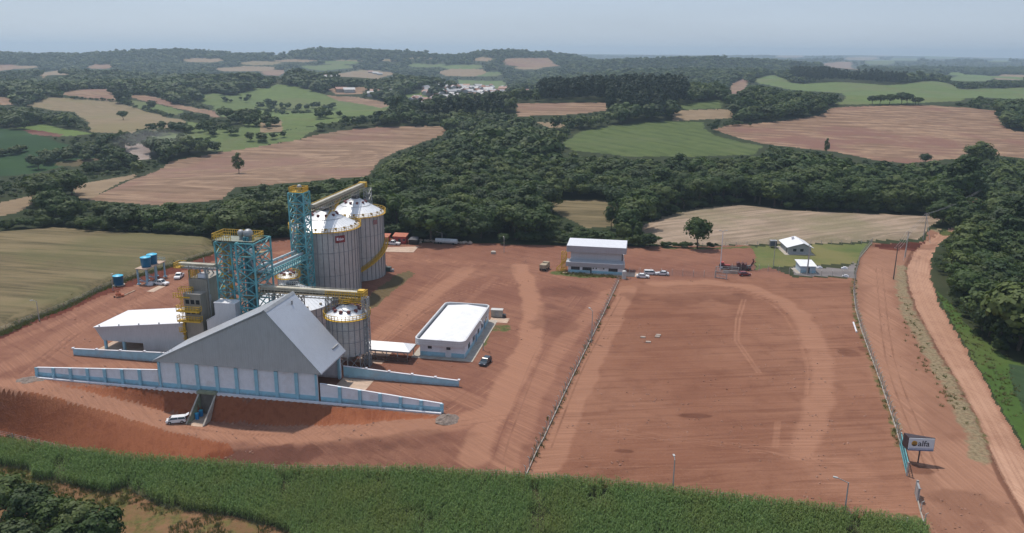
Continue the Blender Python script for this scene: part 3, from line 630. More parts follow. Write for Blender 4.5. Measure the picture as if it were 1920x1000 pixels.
for z,h in ((12.1,1.1),(9.6,1.1)):
    b=MB(); b.box(-1.4,4.6,-1.2,-.1,z-.25,z-.1); b.beam((-1.4,-1.2,z-.3),(4.6,-1.2,z-.3),.28); b.rail([(-1.4,-.1,z-.1),(-1.4,-1.2,z-.1),(4.6,-1.2,z-.1),(4.6,-.1,z-.1)],h,w=.11,sp=.75); b.obj('balcony',YEL,t)
b=MB(); b.rail([(-1.2,0,15.9),(-1.2,1.6,15.9),(1.8,1.6,15.9),(1.8,0,15.9),(-1.2,0,15.9)],1.3,w=.1,sp=.6); b.box(-1.4,1.8,-.4,-.1,14.9,15.2); b.rail([(-2.2,-.6,14.8),(-.1,-.6,14.8)],1.3,w=.12,sp=.6); b.obj('top_balcony',YEL,t)
b=MB()
for z0,z1 in ((0,9),(9,15)):
    for x in (-.5,-.05): b.beam((x,-.35,z0),(x,-.35,z1),.09)
    for k in range(int((z1-z0)/.4)): b.beam((-.5,-.35,z0+k*.4),(-.05,-.35,z0+k*.4),.07)
for z in np.arange(2.5,15,1.1): b.lathe([(.45,z),(.45,z+.12)],10,(-.28,-.6))
b.box(-1.2,.3,-1.1,-.4,6.4,6.55); b.rail([(-1.2,-1.1,6.5),(.3,-1.1,6.5)],1.2,w=.1,sp=.5); b.obj('ladder',YEL,t)
b=MB()
for x in (.3,4.7):
    for y in (3,9.6): b.beam((x,y,18.9),(x,y,22.3),.2)
for x in (.3,2.4,4.7): b.beam((x,3,22.2),(x,3,22.3),.2)
for x in (1.2,2.2,3.4): b.cyl((x,5,18.9),(x,4.2,22),.16,.16,8); b.cyl((x,8.5,18.9),(x,6,22),.16,.16,8)
b.obj('top_frame',STEEL,t)
b=MB(); b.rail([(.2,2.8,18.95),(.2,4.8,18.95),(1.8,4.8,18.95),(1.8,2.8,18.95)],2.0,True,.11,.5); b.obj('roof_ladder',YEL,t)
MB().box(2.3,4.3,3.2,4.4,19,20.1).box(2.5,4.1,3.1,3.2,19.1,20).obj('fan_box',WHITE,t)
MB().box(4.905,5.1,4.5,5.2,9,13).box(4.905,5.3,3,3.4,13.5,15).box(4.905,5.2,7,7.5,6,12).obj('side_duct',STEEL,t)
b=MB()
for y in (3.,10.4):
    b.beam((5.1,y,-.1),(5.1,y,22),.16)
b.obj('corner_post',STEEL,t)
# conveyor dryer -> twin tower
t=thing('conveyor','short pale conveyor bridge running from the dryer top to the twin teal tower','conveyor',S(-6.9,21.2,21.6),YAW,)
MB().box(0,9.4,-.1,.9,.5,1.1).obj('casing',PALE,t)
b=MB(); b.rail([(0,-.4,0),(9.4,-.4,0)],1.0,w=.09,sp=.7); b.rail([(0,1.5,0),(9.4,1.5,0)],1.0,w=.09,sp=.7); b.obj('railing',PALE,t)
MB().box(0,9.4,-.45,1.55,-.12,-.02).obj('walkway',STEEL,t)
b=MB().box(-.9,.9,-.7,1.8,-.1,.05); b.rail([(-.9,-.7,.05),(-.9,1.8,.05),(.9,1.8,.05)],1.1,w=.1,sp=.5); b.rail([(-.9,-.7,.05),(.9,-.7,.05)],1.1,w=.1,sp=.5); b.obj('end_platform',YEL,t)
# ================================================================ white corrugated head house
t=thing('head_house','white corrugated box-shaped head house rising behind the left roof slope','shed',S(3.5,18),YAW)
CORW=ribbed('white_corrugated',(.68,.69,.72),.34,3,.5,.5,.12,.05,.3)
MB().box(0,5.3,0,3.,-.1,14.2).obj('tall_block',CORW,t); MB().box(-.1,5.4,-.1,3.1,14.21,14.4).obj('tall_roof',WHITEROOF,t)
MB().prism([(-2.4,.05,-.1),(-.003,.05,-.1),(-.003,.05,10.9),(-2.4,.05,9.5)],(0,2.8,0)).obj('low_block',CORW,t)
MB().prism([(-2.5,0,9.55),(-.004,0,10.95),(-.004,0,11.1),(-2.5,0,9.7)],(0,3,0)).obj('low_roof',WHITEROOF,t)
MB().box(5.31,9.4,-1.2,1.6,10.6,11.0).obj('annex_roof',WHITEROOF,t); MB().box(5.4,9.3,-1.1,1.5,-.1,10.59).obj('annex_wall',CORW,t)
# ================================================================ twin teal elevator tower
t=thing('elevator_tower','twin teal lattice elevator tower with yellow top platform and round elevator heads','tower',S(2,20.6),YAW)
MB().lattice(6.8,11.3,0,8.4,0,28.4,9,.36,.2).obj('main_frame',TEAL,t)
MB().lattice(0,4.2,2.4,7,0,27.8,9,.34,.19).obj('side_frame',TEAL,t)
b=MB()
for z in np.linspace(3,27,8):
    b.beam((4.2,2.4,z),(6.8,.2,z),.2); b.beam((4.2,7,z),(6.8,7,z),.2); b.beam((4.2,2.4,z),(6.8,4,z+2),.14)
b.beam((4.2,2.4,3),(4.2,2.4,27),.2); b.beam((4.2,7,3),(4.2,7,27),.2); b.obj('link_frame',TEAL,t)
b=MB()
for x,y in ((8,2.2),(8.8,2.2),(8,4.4),(8.8,4.4)): b.box(x-.28,x+.28,y-.35,y+.35,0,29.5)
b.obj('elevator_leg',TEAL2,t)
b=MB()
for x,y in ((1.4,4),(2.4,4.6)): b.box(x-.3,x+.3,y-.4,y+.4,0,28)
b.obj('elevator_leg',STEEL,t)
b=MB()
for k in range(9):
    z=1.5+k*3; x0,x1=(.5,3.7) if k%2==0 else (3.7,.5)
    for y in (3.0,3.8): b.beam((x0,y,z),(x1,y,z+3),.12); b.beam((x0,y,z+1),(x1,y,z+4),.08)
    b.box(.4,3.8,2.8,4.2,z-.1,z); 
b.obj('stairway',YEL,t)
for k in range(5): z=5+k*5; b=MB().box(7,11,.3,7.6,z-.1,z); b.rail([(7,.4,z),(11,.4,z)],1.0,w=.08,sp=1); b.obj('landing',plain('brown_landing',(.30,.24,.14),.7),t)
b=MB(); b.box(.2,10.6,1.2,6.6,28.5,28.62); b.obj('top_deck',plain('deck_grating',(.22,.24,.2),.7),t)
b=MB(); b.rail([(.2,1.2,28.65),(.2,6.6,28.65),(10.6,6.6,28.65),(10.6,1.2,28.65)],1.5,w=.11,sp=.55); b.rail([(.2,1.2,28.65),(5,1.2,28.65)],1.5,w=.11,sp=.55); b.obj('top_railing',YEL,t)
for x,y,r in ((6.4,3.6,.85),(8.4,3.4,1.15)): MB().ball((x,y,30.1),r,8).cyl((x,y,28.6),(x,y,29.6),r*.55,n=12).obj('elevator_head',STEEL,t)
MB().cyl((10.2,1,24.5),(10.2,1,26.6),.55,.55,12).ball((10.2,1,26.7),.55,6).obj('cyclone',plain('pale_steel',(.5,.52,.53),.45,.2),t)
b=MB()
for x,y,x2,y2,z in ((8,2.2,11,0.4,22),(8.8,4.4,10.6,7,20),(8,4.4,7.2,8,18)): b.cyl((x,y,28),(x2,y2,z),.2,n=8); b.cyl((x2,y2,z),(x2,y2,12),.2,n=8)
b.obj('spout',STEEL,t)
# ================================================================ tall tower
t=thing('elevator_tower','tallest single teal lattice elevator tower beside the two big silos','tower',S(3.7,59.5),YAW)
MB().lattice(0,4.5,0,4.2,0,33.6,11,.34,.2).obj('frame',TEAL,t)
b=MB()
for x,y in ((2,2),(2.9,2)): b.box(x-.28,x+.28,y-.35,y+.35,0,34)
b.obj('elevator_leg',TEAL2,t)
b=MB()
for k in range(11):
    z=.8+k*3; x0,x1=(.4,4.1) if k%2==0 else (4.1,.4)
    for y in (.5,1.1): b.beam((x0,y,z),(x1,y,z+3),.1)
    b.box(.3,4.2,.4,1.2,z-.08,z)
b.obj('stairway',plain('stair_steel',(.34,.30,.16),.6),t)
MB().box(.2,4.3,.2,4,33.7,33.82).obj('top_deck',YEL,t)
b=MB(); b.rail([(.2,.2,33.85),(.2,4,33.85),(4.3,4,33.85),(4.3,.2,33.85)],1.3,True,.13,.45); b.obj('top_railing',YEL,t)
MB().ball((2.6,2,35.1),.7,8).cyl((2.6,2,33.8),(2.6,2,34.7),.4,n=10).obj('elevator_head',STEEL,t)
b=MB(); b.cyl((2.4,2,33),(4.6,2.5,30),.25,n=8); b.cyl((2,2,31),(.8,-1,20),.2,n=8); b.obj('spout',STEEL,t)
# inclined bridge between the towers
t=thing('conveyor_bridge','sloping teal truss bridge with twin tube conveyors linking the two lattice towers','conveyor',S(0,0))
p0=S(12.6,24.5,18.8); p1=S(7.0,60.5,14.4); t.location=tuple(p0); d=p1-p0; Lb=np.linalg.norm(d); dn=d/Lb; sd_=np.array([dn[1],-dn[0],0]); sd_/=np.linalg.norm(sd_); upv=np.cross(sd_,dn)
b=MB(); P=lambda f,a,h: tuple(dn*Lb*f+sd_*a+upv*h)
for a in (-.9,.9):
    for h in (0,1.5): b.beam(P(0,a,h),P(1,a,h),.26)
    for k in range(18): b.beam(P(k/18,a,0),P((k+1)/18,a,1.5),.13); b.beam(P((k+1)/18,a,0),P(k/18,a,1.5),.13)
for k in range(19): b.beam(P(k/18,-.9,0),P(k/18,.9,0),.14)
b.obj('truss',TEAL,t)
b=MB(); b.beam(P(0,-.4,1.7),P(1,-.4,1.7),.6,.6); b.obj('tube_conveyor',plain('pale_blue_steel',(.42,.50,.53),.45,.1),t)
b=MB(); b.beam(P(0,-2.2,2.4),P(1,-2.2,2.4),.45,.5); b.obj('tube_conveyor',plain('pale_blue_steel',(.42,.50,.53)),t)
b=MB()
for k in range(1,8): b.beam(P(k/8,-2.2,2.2),P(k/8,-.9,1.5),.12); b.beam(P(k/8,-2.2,2.2),P(k/8,-.9,0),.1)
b.beam(P(0,-2.2,2.1),P(1,-2.2,2.1),.1); b.obj('bracket',STEEL,t)
# ================================================================ silos
def silo(label,u,v,Rr,zt,ap,ribs,nv,z0=0,rail=True,red=None,grp=None,vrow=(.62,)):
    t=thing('grain_silo',label,'silo',S(u,v),YAW,grp)
    MB().lathe([(Rr,z0-.1),(Rr,zt)],72).obj('wall',SILOW,t)
    b=MB()
    for k in range(ribs):
        a=2*math.pi*k/ribs; c,s=math.cos(a),math.sin(a); x,y=c*(Rr+.06),s*(Rr+.06)
        b.beam((x,y,z0-.05),(x,y,zt-.05),.14)
    b.obj('stiffeners',plain('rib_steel',(.24,.25,.265),.5,.2),t)
    b=MB()
    for f in (.36,.69): b.lathe([(Rr+.17,z0+(zt-z0)*f),(Rr+.2,z0+(zt-z0)*f+.06),(Rr+.17,z0+(zt-z0)*f+.12)],72)
    b.obj('wind_ring',plain('rib_steel',(.17,.18,.20)),t)
    b=MB(); n=48; pr=[(Rr+.25,zt-.05),(Rr*.14,zt+(ap-zt)*.9)]
    b.lathe(pr,n); b.obj('roof',SILOR,t)
    b=MB()
    for k in range(n):
        a=2*math.pi*k/n
        for (r0,q0),(r1,q1) in zip(pr[:-1],pr[1:]): b.beam((r0*math.cos(a),r0*math.sin(a),q0+.04),(r1*math.cos(a),r1*math.sin(a),q1+.04),.06,.05)
    b.obj('roof_ribs',SILOR,t)
    MB().lathe([(Rr*.15,ap-(ap-zt)*.12),(Rr*.15,ap+.25),(.02,ap+.35)],20).obj('roof_cap',DARKS,t)
    for fr in vrow:
        zr=None
        for (r0,q0),(r1,q1) in zip(pr[:-1],pr[1:]):
            if r1<=Rr*fr<=r0: zr=q0+(q1-q0)*(r0-Rr*fr)/(r0-r1)
        nvv=nv if fr>.5 else 10
        for k in range(nvv):
            a=2*math.pi*(k+.35)/nvv; x,y=Rr*fr*math.cos(a),Rr*fr*math.sin(a); b=MB(); s_=.34 if fr<.7 else .27
            b.box(x-s_,x+s_,y-s_,y+s_,zr-.2,zr+s_*1.5); b.obj('roof_vent',REDV if fr<.7 else plain('vent_tan',(.26,.21,.14),.6),t)
    b=MB(); zq=zt+(ap-zt)*.9*.53; b.lathe([(Rr*.54,zq+.02),(Rr*.555,zq+.12),(Rr*.53,zq+.14)],48); b.obj('roof_ring',STEEL,t)
    if rail:
        b=MB(); pts=[((Rr+.75)*math.cos(a),(Rr+.75)*math.sin(a),zt-.25) for a in np.linspace(0,2*math.pi,41)[:-1]]
        b.rail(pts,1.25,True,.1,.8); b.lathe([(Rr+.25,zt-.3),(Rr+.8,zt-.3),(Rr+.8,zt-.2),(Rr+.25,zt-.2)],40); b.obj('eave_walkway',YEL,t)
    return t
S1=(7.2,75.5); S2=(9.0,96.3)
t1=silo('big corrugated steel silo next to the tall teal tower, with red sign','%s'and S1[0],S1[1],10.,21.2,26.4,40,20,grp='two big grain silos',vrow=(.38,.93))
t2=silo('big corrugated steel silo behind its twin, with yellow spiral stair','%s'and S2[0],S2[1],8.9,21.3,26.4,36,18,grp='two big grain silos',vrow=(.38,.93))
def arcpanel(mb,Rr,a0,a1,z0,z1,n=8,off=.25,th=.06):
    A=np.linspace(a0,a1,n+1)
    for i in range(n):
        q=[(r*math.cos(a),r*math.sin(a),z) for r in (Rr+off,Rr+off+th) for z in (z0,z1) for a in (A[i],A[i+1])]
        mb.add(q,[(0,1,3,2),(4,6,7,5),(0,4,5,1),(2,3,7,6),(0,2,6,4),(1,5,7,3)])
    return mb
sg=arcpanel(MB(),10.,R(-51),R(-34),17.7,19.8).obj('sign_panel',plain('sign_red',(.22,.03,.035),.5),t1); sg['label']='red sign panel near the silo rim'
b=MB()
for a0,a1,z0,z1 in ((-48.8,-46,18.4,19.3),(-45,-44.3,18.3,19.2),(-43.8,-43,18.5,19),(-42.5,-41.8,18.3,19.2),(-41.4,-40,18.4,18.9),(-39.4,-38.7,18.3,19.1),(-38.2,-36.6,18.5,18.9)): arcpanel(b,10.,R(a0),R(a1),z0,z1,2,.32,.04)
b.obj('sign_marks',WHITE,sg)
sg=arcpanel(MB(),8.9,R(-33),R(-22),18.4,19.9).obj('sign_panel',plain('faded_red',(.28,.14,.14),.5),t2)
b=MB() # spiral stair on the rear silo
A=np.linspace(R(-98),R(25),46)
for i in range(45):
    a0,a1=A[i],A[i+1]; z0,z1=.3+i*.26,.3+(i+1)*.26
    for r in (9.15,10.2):
        p=(r*math.cos(a0),r*math.sin(a0),z0); q=(r*math.cos(a1),r*math.sin(a1),z1)
        b.beam(p,q,.12,.3); b.beam((*p[:2],p[2]+1.1),(*q[:2],q[2]+1.1),.1); b.beam((*p[:2],p[2]+.55),(*q[:2],q[2]+.55),.08)
        b.beam(p,(*p[:2],p[2]+1.1),.08)
    am=(a0+a1)/2; b.beam((9.15*math.cos(am),9.15*math.sin(am),z0+.13),(10.2*math.cos(am),10.2*math.sin(am),z0+.13),.6,.06)
b.obj('spiral_stair',YEL,t2)
MB().box(9.2*math.cos(R(-98))-1,9.2*math.cos(R(-98))+.8,-10.6,-9,0,.4).obj('stair_base',CONC,t2)
ts=silo('tiny steel silo with yellow railing, between the tall teal tower and the wide white-roofed silo',4.8,53.8,2.7,11.2,12.4,16,6,grp=None,vrow=(.6,))
tb=silo('wide low steel silo with white conical roof behind the intake building',11.4,42.6,10.2,7.6,12.7,36,14,rail=False,vrow=(.93,))
b=MB(); b.rail([(-3,-1.5,12.4),(3,-1.5,12.4)],1.,w=.1,sp=.6); b.box(-3,3,-1.6,-.4,12.2,12.35); b.obj('roof_catwalk',plain('pale_steel',(.5,.52,.53)),tb)
# hopper silo on legs
th=silo('small hopper silo raised on lattice legs beside the right roof slope','%s'and 35.4,21.3,4.7,12.6,15.2,22,10,z0=3.6,vrow=(.62,))
MB().lathe([(4.7,3.6),(.5,.8),(.02,.8)],32).obj('hopper_cone',SILOW,th)
b=MB()
for k in range(10):
    a=2*math.pi*k/10; a2=2*math.pi*(k+1)/10; r=4.85; p=(r*math.cos(a),r*math.sin(a)); q=(r*math.cos(a2),r*math.sin(a2))
    b.beam((*p,-.1),(*p,4),.2); b.beam((*p,0),(*q,3.6),.1); b.beam((*q,0),(*p,3.6),.1); b.beam((*p,3.6),(*q,3.6),.16)
b.obj('leg_frame',STEEL,th)
b=MB(); b.lathe([(1.6,15.6),(1.7,15.6),(1.7,15.7),(1.6,15.7)],16)
pts=[(1.7*math.cos(a),1.7*math.sin(a),15.6) for a in np.linspace(0,2*math.pi,13)[:-1]]; b.rail(pts,1.,True,.1,.5); b.box(-.6,3.4,-.6,.6,15.6,15.72); b.rail([(0,-.6,15.7),(3.4,-.6,15.7),(3.4,.6,15.7)],1.,w=.1,sp=.5); b.obj('top_catwalk',YEL,th)
b=MB(); b.lattice(4.2,5.4,-1,.4,0,17,8,.16,.09); b.obj('ladder_tower',STEEL,th)
# horizontal conveyor over the roof
t=thing('conveyor','long level pale conveyor gallery with railings above the ridge, ending over the hopper silo','conveyor',S(13.4,22.3,16.6),YAW)
MB().box(0,25.8,-.2,1.1,.35,1.15).obj('casing',PALE,t)
MB().box(0,25.8,-1.1,1.6,-.12,0).obj('walkway',plain('brown_steel',(.22,.18,.12),.7),t)
b=MB()
for y in (-1.1,1.6): b.rail([(0,y,0),(25.8,y,0)],1.25,w=.09,sp=.8); b.beam((0,y,-.6),(25.8,y,-.6),.2)
for k in range(26): b.beam((k,-1.1,-.6),(k+.8,-1.1,0),.09)
b.obj('railing',PALE,t)
for x in (3,9,16.5,18.8): MB().lattice(x,x+1.5,-.5,1.1,-16.6,-.7,7,.17,.1).obj('support_trestle',STEEL,t)
b=MB(); b.rail([(17,-1.3,0),(26.2,-1.3,0),(26.2,1.8,0)],1.4,w=.12,sp=.55); b.box(24.8,26.2,-1.3,1.8,-.3,0); b.box(21,24,-.4,1,-1.6,-.2); b.obj('end_platform',YEL,t)
MB().box(24.5,26,-.3,1.2,.2,1.6).obj('drive_head',YEL,t)
# silo top conveyor
t=thing('conveyor','raised pale conveyor gallery with yellow edge running over the two big silo roofs','conveyor',S(9.0,63.0,28.6),YAW)
MB().box(-.5,.6,0,41,.4,1.2).obj('casing',PALE,t)
MB().box(-1,1.1,0,41,-.12,0).obj('walkway',plain('brown_steel',(.22,.18,.12)),t)
b=MB()
for x in (-1,1.1):
    b.rail([(x,0,0),(x,41,0)],1.2,w=.1,sp=.9); b.beam((x,0,-1.0),(x,41,-1.0),.16)
    for k in range(27): b.beam((x,k*1.5,-1),(x,k*1.5+1.5,0),.09)
b.obj('railing',PALE,t)
b=MB().box(-1.2,1.3,39.5,41.2,-.2,1.5); b.beam((-1,.1,1.2),(-1,41,1.2),.14); b.obj('end_guard',YEL,t)
b=MB()
for y0 in (17,20): b.beam((0,y0,-1),(0,y0-9,-5.5),.5,.2); b.rail([(.5,y0,-1),(.5,y0-9,-5.5)],1.1,w=.12,sp=.7)
b.obj('roof_stair',YEL,t)
b=MB()
for y in (12.5,33.3): MB().lattice(-1,1,y-1,y+1,-2.4,-.2,2,.16,.1).obj('support_frame',STEEL,t)
MB().lattice(1.5,3.2,37,40,-7.5,-.2,4,.15,.09).obj('support_tower',STEEL,t)
# ================================================================ canopy and cabin
t=thing('weighbridge_canopy','low long canopy with white hipped roof and open dark sides','canopy',S(37.5,25.0),YAW)
MB().prism([(0,-.6,2.7),(11.8,-.6,2.7),(9.6,2.2,3.9),(0,2.2,3.9)],(0,0,.12)).prism([(9.6,2.2,3.9),(0,2.2,3.9),(0,5,2.7),(11.8,5,2.7)],(0,0,.12)).prism([(11.8,-.6,2.7),(11.8,5,2.7),(9.6,2.2,3.9)],(0,0,.12)).obj('roof',WHITEROOF,t)
MB().box(-.1,11.9,-.7,-.61,2.45,2.83).box(11.81,11.9,-.6,5.1,2.45,2.83).obj('fascia',STEEL,t)
for x in (.3,3.2,6,8.8,11.3):
    for y in (-.2,4.6): MB().beam((x,y,0),(x,y,2.68),.18).obj('post',STEEL,t)
MB().box(0,11.5,-.3,-.26,0,1.2).obj('side_mesh',meshwire('brown_screen',(.16,.10,.08),.65),t)
site(st('concrete_slab',MB().box(36.5,43,22.5,33,-.1,.04),CONCD),0,0)
def rrect(x0,x1,y0,y1,r,n=5):
    o=[]
    for cx,cy,a in ((x1-r,y0+r,-90),(x1-r,y1-r,0),(x0+r,y1-r,90),(x0+r,y0+r,180)):
        for k in range(n+1): o.append((cx+r*math.cos(R(a+90*k/n)),cy+r*math.sin(R(a+90*k/n))))
    return o
t=thing('control_building','single-storey white cabin building with bright flat roof and rounded parapet','building',S(49.8,29.2),YAW)
MB().box(.6,11.9,.6,28.6,-.1,3.2).obj('walls',LILAC,t)
outer=rrect(-.6,12.2,-.6,29.6,1.6); inner=rrect(-.25,11.85,-.25,29.25,1.3); n=len(outer); b=MB()
vs=[(x,y,3.15) for x,y in outer]+[(x,y,4.75) for x,y in outer]+[(x,y,4.75) for x,y in inner]+[(x,y,3.9) for x,y in inner]
b.add(vs,[(k*n+i,k*n+(i+1)%n,(k+1)*n+(i+1)%n,(k+1)*n+i) for k in range(3) for i in range(n)]+[tuple(range(n))[::-1]]); b.obj('parapet',ribbed('parapet_metal',(.58,.59,.61),.55,2,.5,.2,.1,.06,.3),t)
x0,x1,y0,y1=.3,11.4,.3,28.7; MB().prism([(x0,y0,4.0),(x1,y0,4.0),(x1,y0,4.1),((x0+x1)/2,y0,4.62),(x0,y0,4.1)],(0,y1-y0,0)).obj('roof',WHITEROOF,t)
b=MB().box(.7,7.0,.52,.597,-.05,1.2).box(8.5,11.85,.52,.597,-.05,1.2).box(11.903,11.98,1,11,-.05,1.2).box(11.903,11.98,13,27.8,-.05,1.2); b.obj('blue_band',BLUEP,t)
for x in (2.6,7.3): 
    f=MB().box(x,x+1.,.53,.597,2.0,2.7).obj('window',GLASS,t); MB().box(x-.08,x+1.08,.49,.528,1.94,2.0).obj('sill',WHITE,f)
MB().box(7.2,8.3,.5,.597,0,2.0).obj('door',plain('white_door',(.6,.6,.62),.5,var=.04),t)
for y in (4,9,14.5,19,24): MB().box(11.902,11.97,y,y+2,1.3,2.5).obj('window',GLASS,t)
for y in (12.,22): MB().box(11.985,12.06,y,y+1,0,2.2).obj('door',plain('blue_door',(.10,.26,.40),.5),t)
site(st('pavement',MB().box(-1.2,14.2,-1.2,30,-.12,.08),CONC),49.8,29.2)
t=thing('generator','beige louvred generator cabinet on the pale slab behind the flat-roofed cabin','generator',G(932,594),YAW+.05)
MB().box(-1.6,1.6,-.8,.8,.15,2.1).obj('housing',plain('beige_metal',(.38,.35,.30),.6),t); MB().box(-1.7,1.7,-.9,.9,2.11,2.25).obj('lid',plain('pale_metal',(.52,.52,.5),.5),t); MB().box(-.6,.6,-.86,-.803,.5,1.8).obj('grille',STEEL,t); MB().box(1.6,2.5,-.7,.6,0,.8).obj('fuel_tank',DARKS,t)
q=G(936,601); o=st('concrete_slab',MB().box(-2.6,2.6,-2,2,-.1,.06),CONCD); o.location=tuple(q); o.rotation_euler=(0,0,YAW)
# ================================================================ office
t=thing('office_building','two-tier grey metal office building with blue base band and row of dark windows','building',S(77.4,113.4),YAW)
MB().box(.2,18.7,0,9.6,-.1,3.4).obj('lower_wall',LILAC,t)
MB().box(.25,18.65,-.05,-.003,0,1.05).obj('blue_band',BLUEP,t)
MB().box(-.5,19.1,-.5,-.4,2.3,3.75).box(19.1,19.2,-.5,2.4,2.3,3.75).box(-.6,-.5,-.5,2.4,2.3,3.75).obj('lower_fascia',GALV,t)
MB().prism([(-.5,-.39,3.7),(-.5,2.38,4.2),(-.5,2.38,4.3),(-.5,-.39,3.8)],(19.6,0,0)).obj('lower_roof',ROOFM,t)
MB().box(.7,18.4,2.4,9.6,3.4,8.6).obj('upper_wall',ribbed('office_cladding',(.46,.48,.50),.4,0,.45,.3,.1,.05,.08),t)
MB().box(-.6,19.4,1.4,1.5,6.9,9.05).box(19.4,19.5,1.4,10.5,6.9,9.05).box(-.7,-.6,1.4,10.5,6.9,9.05).obj('upper_fascia',GALV,t)
MB().prism([(-.6,1.51,8.95),(-.6,10.8,9.5),(-.6,10.8,9.6),(-.6,1.51,9.05)],(20,0,0)).obj('upper_roof',plain('office_roof',(.66,.67,.70),.4,.1,var=.04),t)
for x,w in ((1.2,2.9),(5.1,2.9),(13.9,3.0)):
    f=MB().box(x,x+w,-.06,-.003,1.1,2.2).obj('window',GLASS,t); b=MB()
    for k in range(5): b.box(x+k*w/4-.04,x+k*w/4+.04,-.1,-.062,1.1,2.2)
    b.obj('window_frame',DARKS,f)
for x in (8.5,9.5,12): MB().box(x,x+.45,-.06,-.003,1.7,2.1).obj('small_window',GLASS,t)
MB().box(7.7,8.2,-.08,-.052,0,2.1).obj('door',DARKS,t)
MB().box(18.0,18.4,2.35,2.398,4.4,7).obj('side_window',DARKS,t)
b=MB(); b.lattice(-2.4,-.8,2.2,3.6,0,6.5,4,.14,.09)
for k in range(10): b.box(-2.9+.1*k,-1,1.0+k*.1,1.2+k*.1,k*.35,k*.35+.08)
b.rail([(-4,1.2,0),(-.8,1.6,3.4)],1,w=.12,sp=.5); b.rail([(-3.6,.2,.0),(-1,.2,.0)],1.1,w=.12,sp=.5); b.obj('yellow_stair',YEL,t)
site(st('pavement',MB().box(-1.5,24,-1.1,0,-.12,.07).box(19.2,26,.002,4,-.12,.07),CONCD),77.4,113.4)
t=thing('water_heater','upright pale grey cylinder tank at the office corner','tank',G(1170,523),YAW); MB().lathe([(0,0),(.7,0),(.7,2.6),(.4,2.9),(0,3)],16).obj('tank_body',plain('pale_metal',(.52,.52,.5)),t)
MB().beam((.6,0,0),(.6,0,3.2),.1).obj('pipe',STEEL,t)
# ================================================================ house, kiosk
t=thing('house','small grey house with white gable roof on the lawn','house',(107.7,286.8,gz(107.7,286.8)),R(-4))
MB().box(-4.2,4.2,0,11,-.1,2.7).obj('walls',GREYW,t); MB().prism([(-4.2,.01,2.7),(4.2,.01,2.7),(1.1,.01,4.15)],(0,10.98,0)).obj('gable',GREYW,t)
MB().prism([(-4.9,-.6,2.5),(1.1,-.6,4.25),(1.1,-.6,4.4),(-4.9,-.6,2.65)],(0,12.4,0)).obj('roof_slope',WHITEROOF,t); MB().prism([(1.102,-.6,4.25),(4.9,-.6,2.5),(4.9,-.6,2.65),(1.102,-.6,4.4)],(0,12.4,0)).obj('roof_slope',WHITEROOF,t)
for x in (-2.4,.2): 
    f=MB().box(x,x+1.2,-.06,-.003,1,2.1).obj('window',GLASS,t); MB().box(x-.1,x+1.3,-.12,-.062,.9,1.0).obj('sill',WHITE,f)
MB().box(-4.26,-4.203,1.5,2.5,0,2.1).obj('door',DARKS,t); MB().box(-1,-.2,8,8.8,4,4.9).obj('chimney',WHITE,t)
o=st('pavement',MB().box(-5.6,5.3,-1.4,12,-.1,.07),CONC); o.location=(107.7,286.8,gz(107.7,286.8)); o.rotation_euler=(0,0,R(-4))
t=thing('water_tank','dark grey box-shaped water tank on a stand beside the small house','tank',G(1449,464),R(-4)); MB().box(-1.2,1.2,-1,1,.6,2.6).obj('tank_body',plain('dark_grey_tank',(.07,.08,.1),.5),t); MB().box(-1.3,1.3,-1.1,1.1,2.61,2.8).obj('lid',STEEL,t)
for x in (-1,1): MB().beam((x,-.8,0),(x,-.8,.6),.2).beam((x,.8,0),(x,.8,.6),.2).obj('leg',CONC,t)
t=thing('kiosk','tiny white and blue flat-roofed kiosk on the gravel apron','kiosk',(101.3,260.2,0),R(-4))
MB().box(-2.5,2.5,0,6.2,-.1,2.5).obj('walls',plain('pale_blue_wall',(.42,.50,.58),.6),t); MB().box(-2.52,2.52,-.05,-.003,0,1.0).obj('blue_band',BLUEP,t); MB().prism([(-2.9,-.4,2.45),(-2.9,6.8,3.0),(-2.9,6.8,3.12),(-2.9,-.4,2.57)],(5.8,0,0)).obj('roof',WHITEROOF,t); MB().box(-.5,.5,-.08,-.052,0,2).obj('door',DARKS,t)
o=st('pavement',MB().box(-4,3.2,-.7,6.5,-.1,.05),CONC); o.location=(101.3,260.2,0); o.rotation_euler=(0,0,R(-4))
# ================================================================ gate by the lot
def barsgate(name,label,p,q,h,mat,nb,cat='gate',gap=None,post=.25):
    p=np.array(p);q=np.array(q); d=q-p; a=math.atan2(d[1],d[0]); Lg=np.hypot(d[0],d[1]); t=thing(name,label,cat,p,a)
    for x in (0,Lg): MB().box(x-post/2,x+post/2,-post/2,post/2,-.1,h+.3).obj('post',POLEC,t)
    b=MB()
    for k in range(nb+1): x=Lg*k/nb; b.beam((x,0,.15),(x,0,h),.09)
    for z in (.15,h*.5,h): b.beam((0,0,z),(Lg,0,z),.13)
    b.obj('gate_frame',mat,t); return t
barsgate('gate','grey steel sliding gate frame closing the track beside the tall lamp mast',G(1341,521),G(1362,524),2.3,STEEL,8)
t=thing('gate_portal','grey open steel gate portal just behind the sliding gate frame','gate',G(1342,511),YAW-.02); Lg=7.5
MB().beam((0,0,0),(0,0,2.2),.25).obj('post',POLEC,t); MB().beam((Lg,0,0),(Lg,0,2.2),.25).obj('post',POLEC,t); b=MB()
for z in (.3,.9,1.5,2.1): b.beam((0,0,z),(Lg,0,z),.14)
b.obj('rails',STEEL,t); MB().box(2.5,7.2,-.5,.5,0,.9).obj('base_block',CONC,t)
barsgate('gate','blue steel sliding entrance gate beside the pole sign',G(1687,835),G(1700,892),2.4,TEAL,16)
MB()
t=thing('entrance_wall','short grey entrance wall stub at the near end of the gateway','wall',G(1717,927),math.atan2(*(G(1731,985)-G(1717,927))[[1,0]])); 
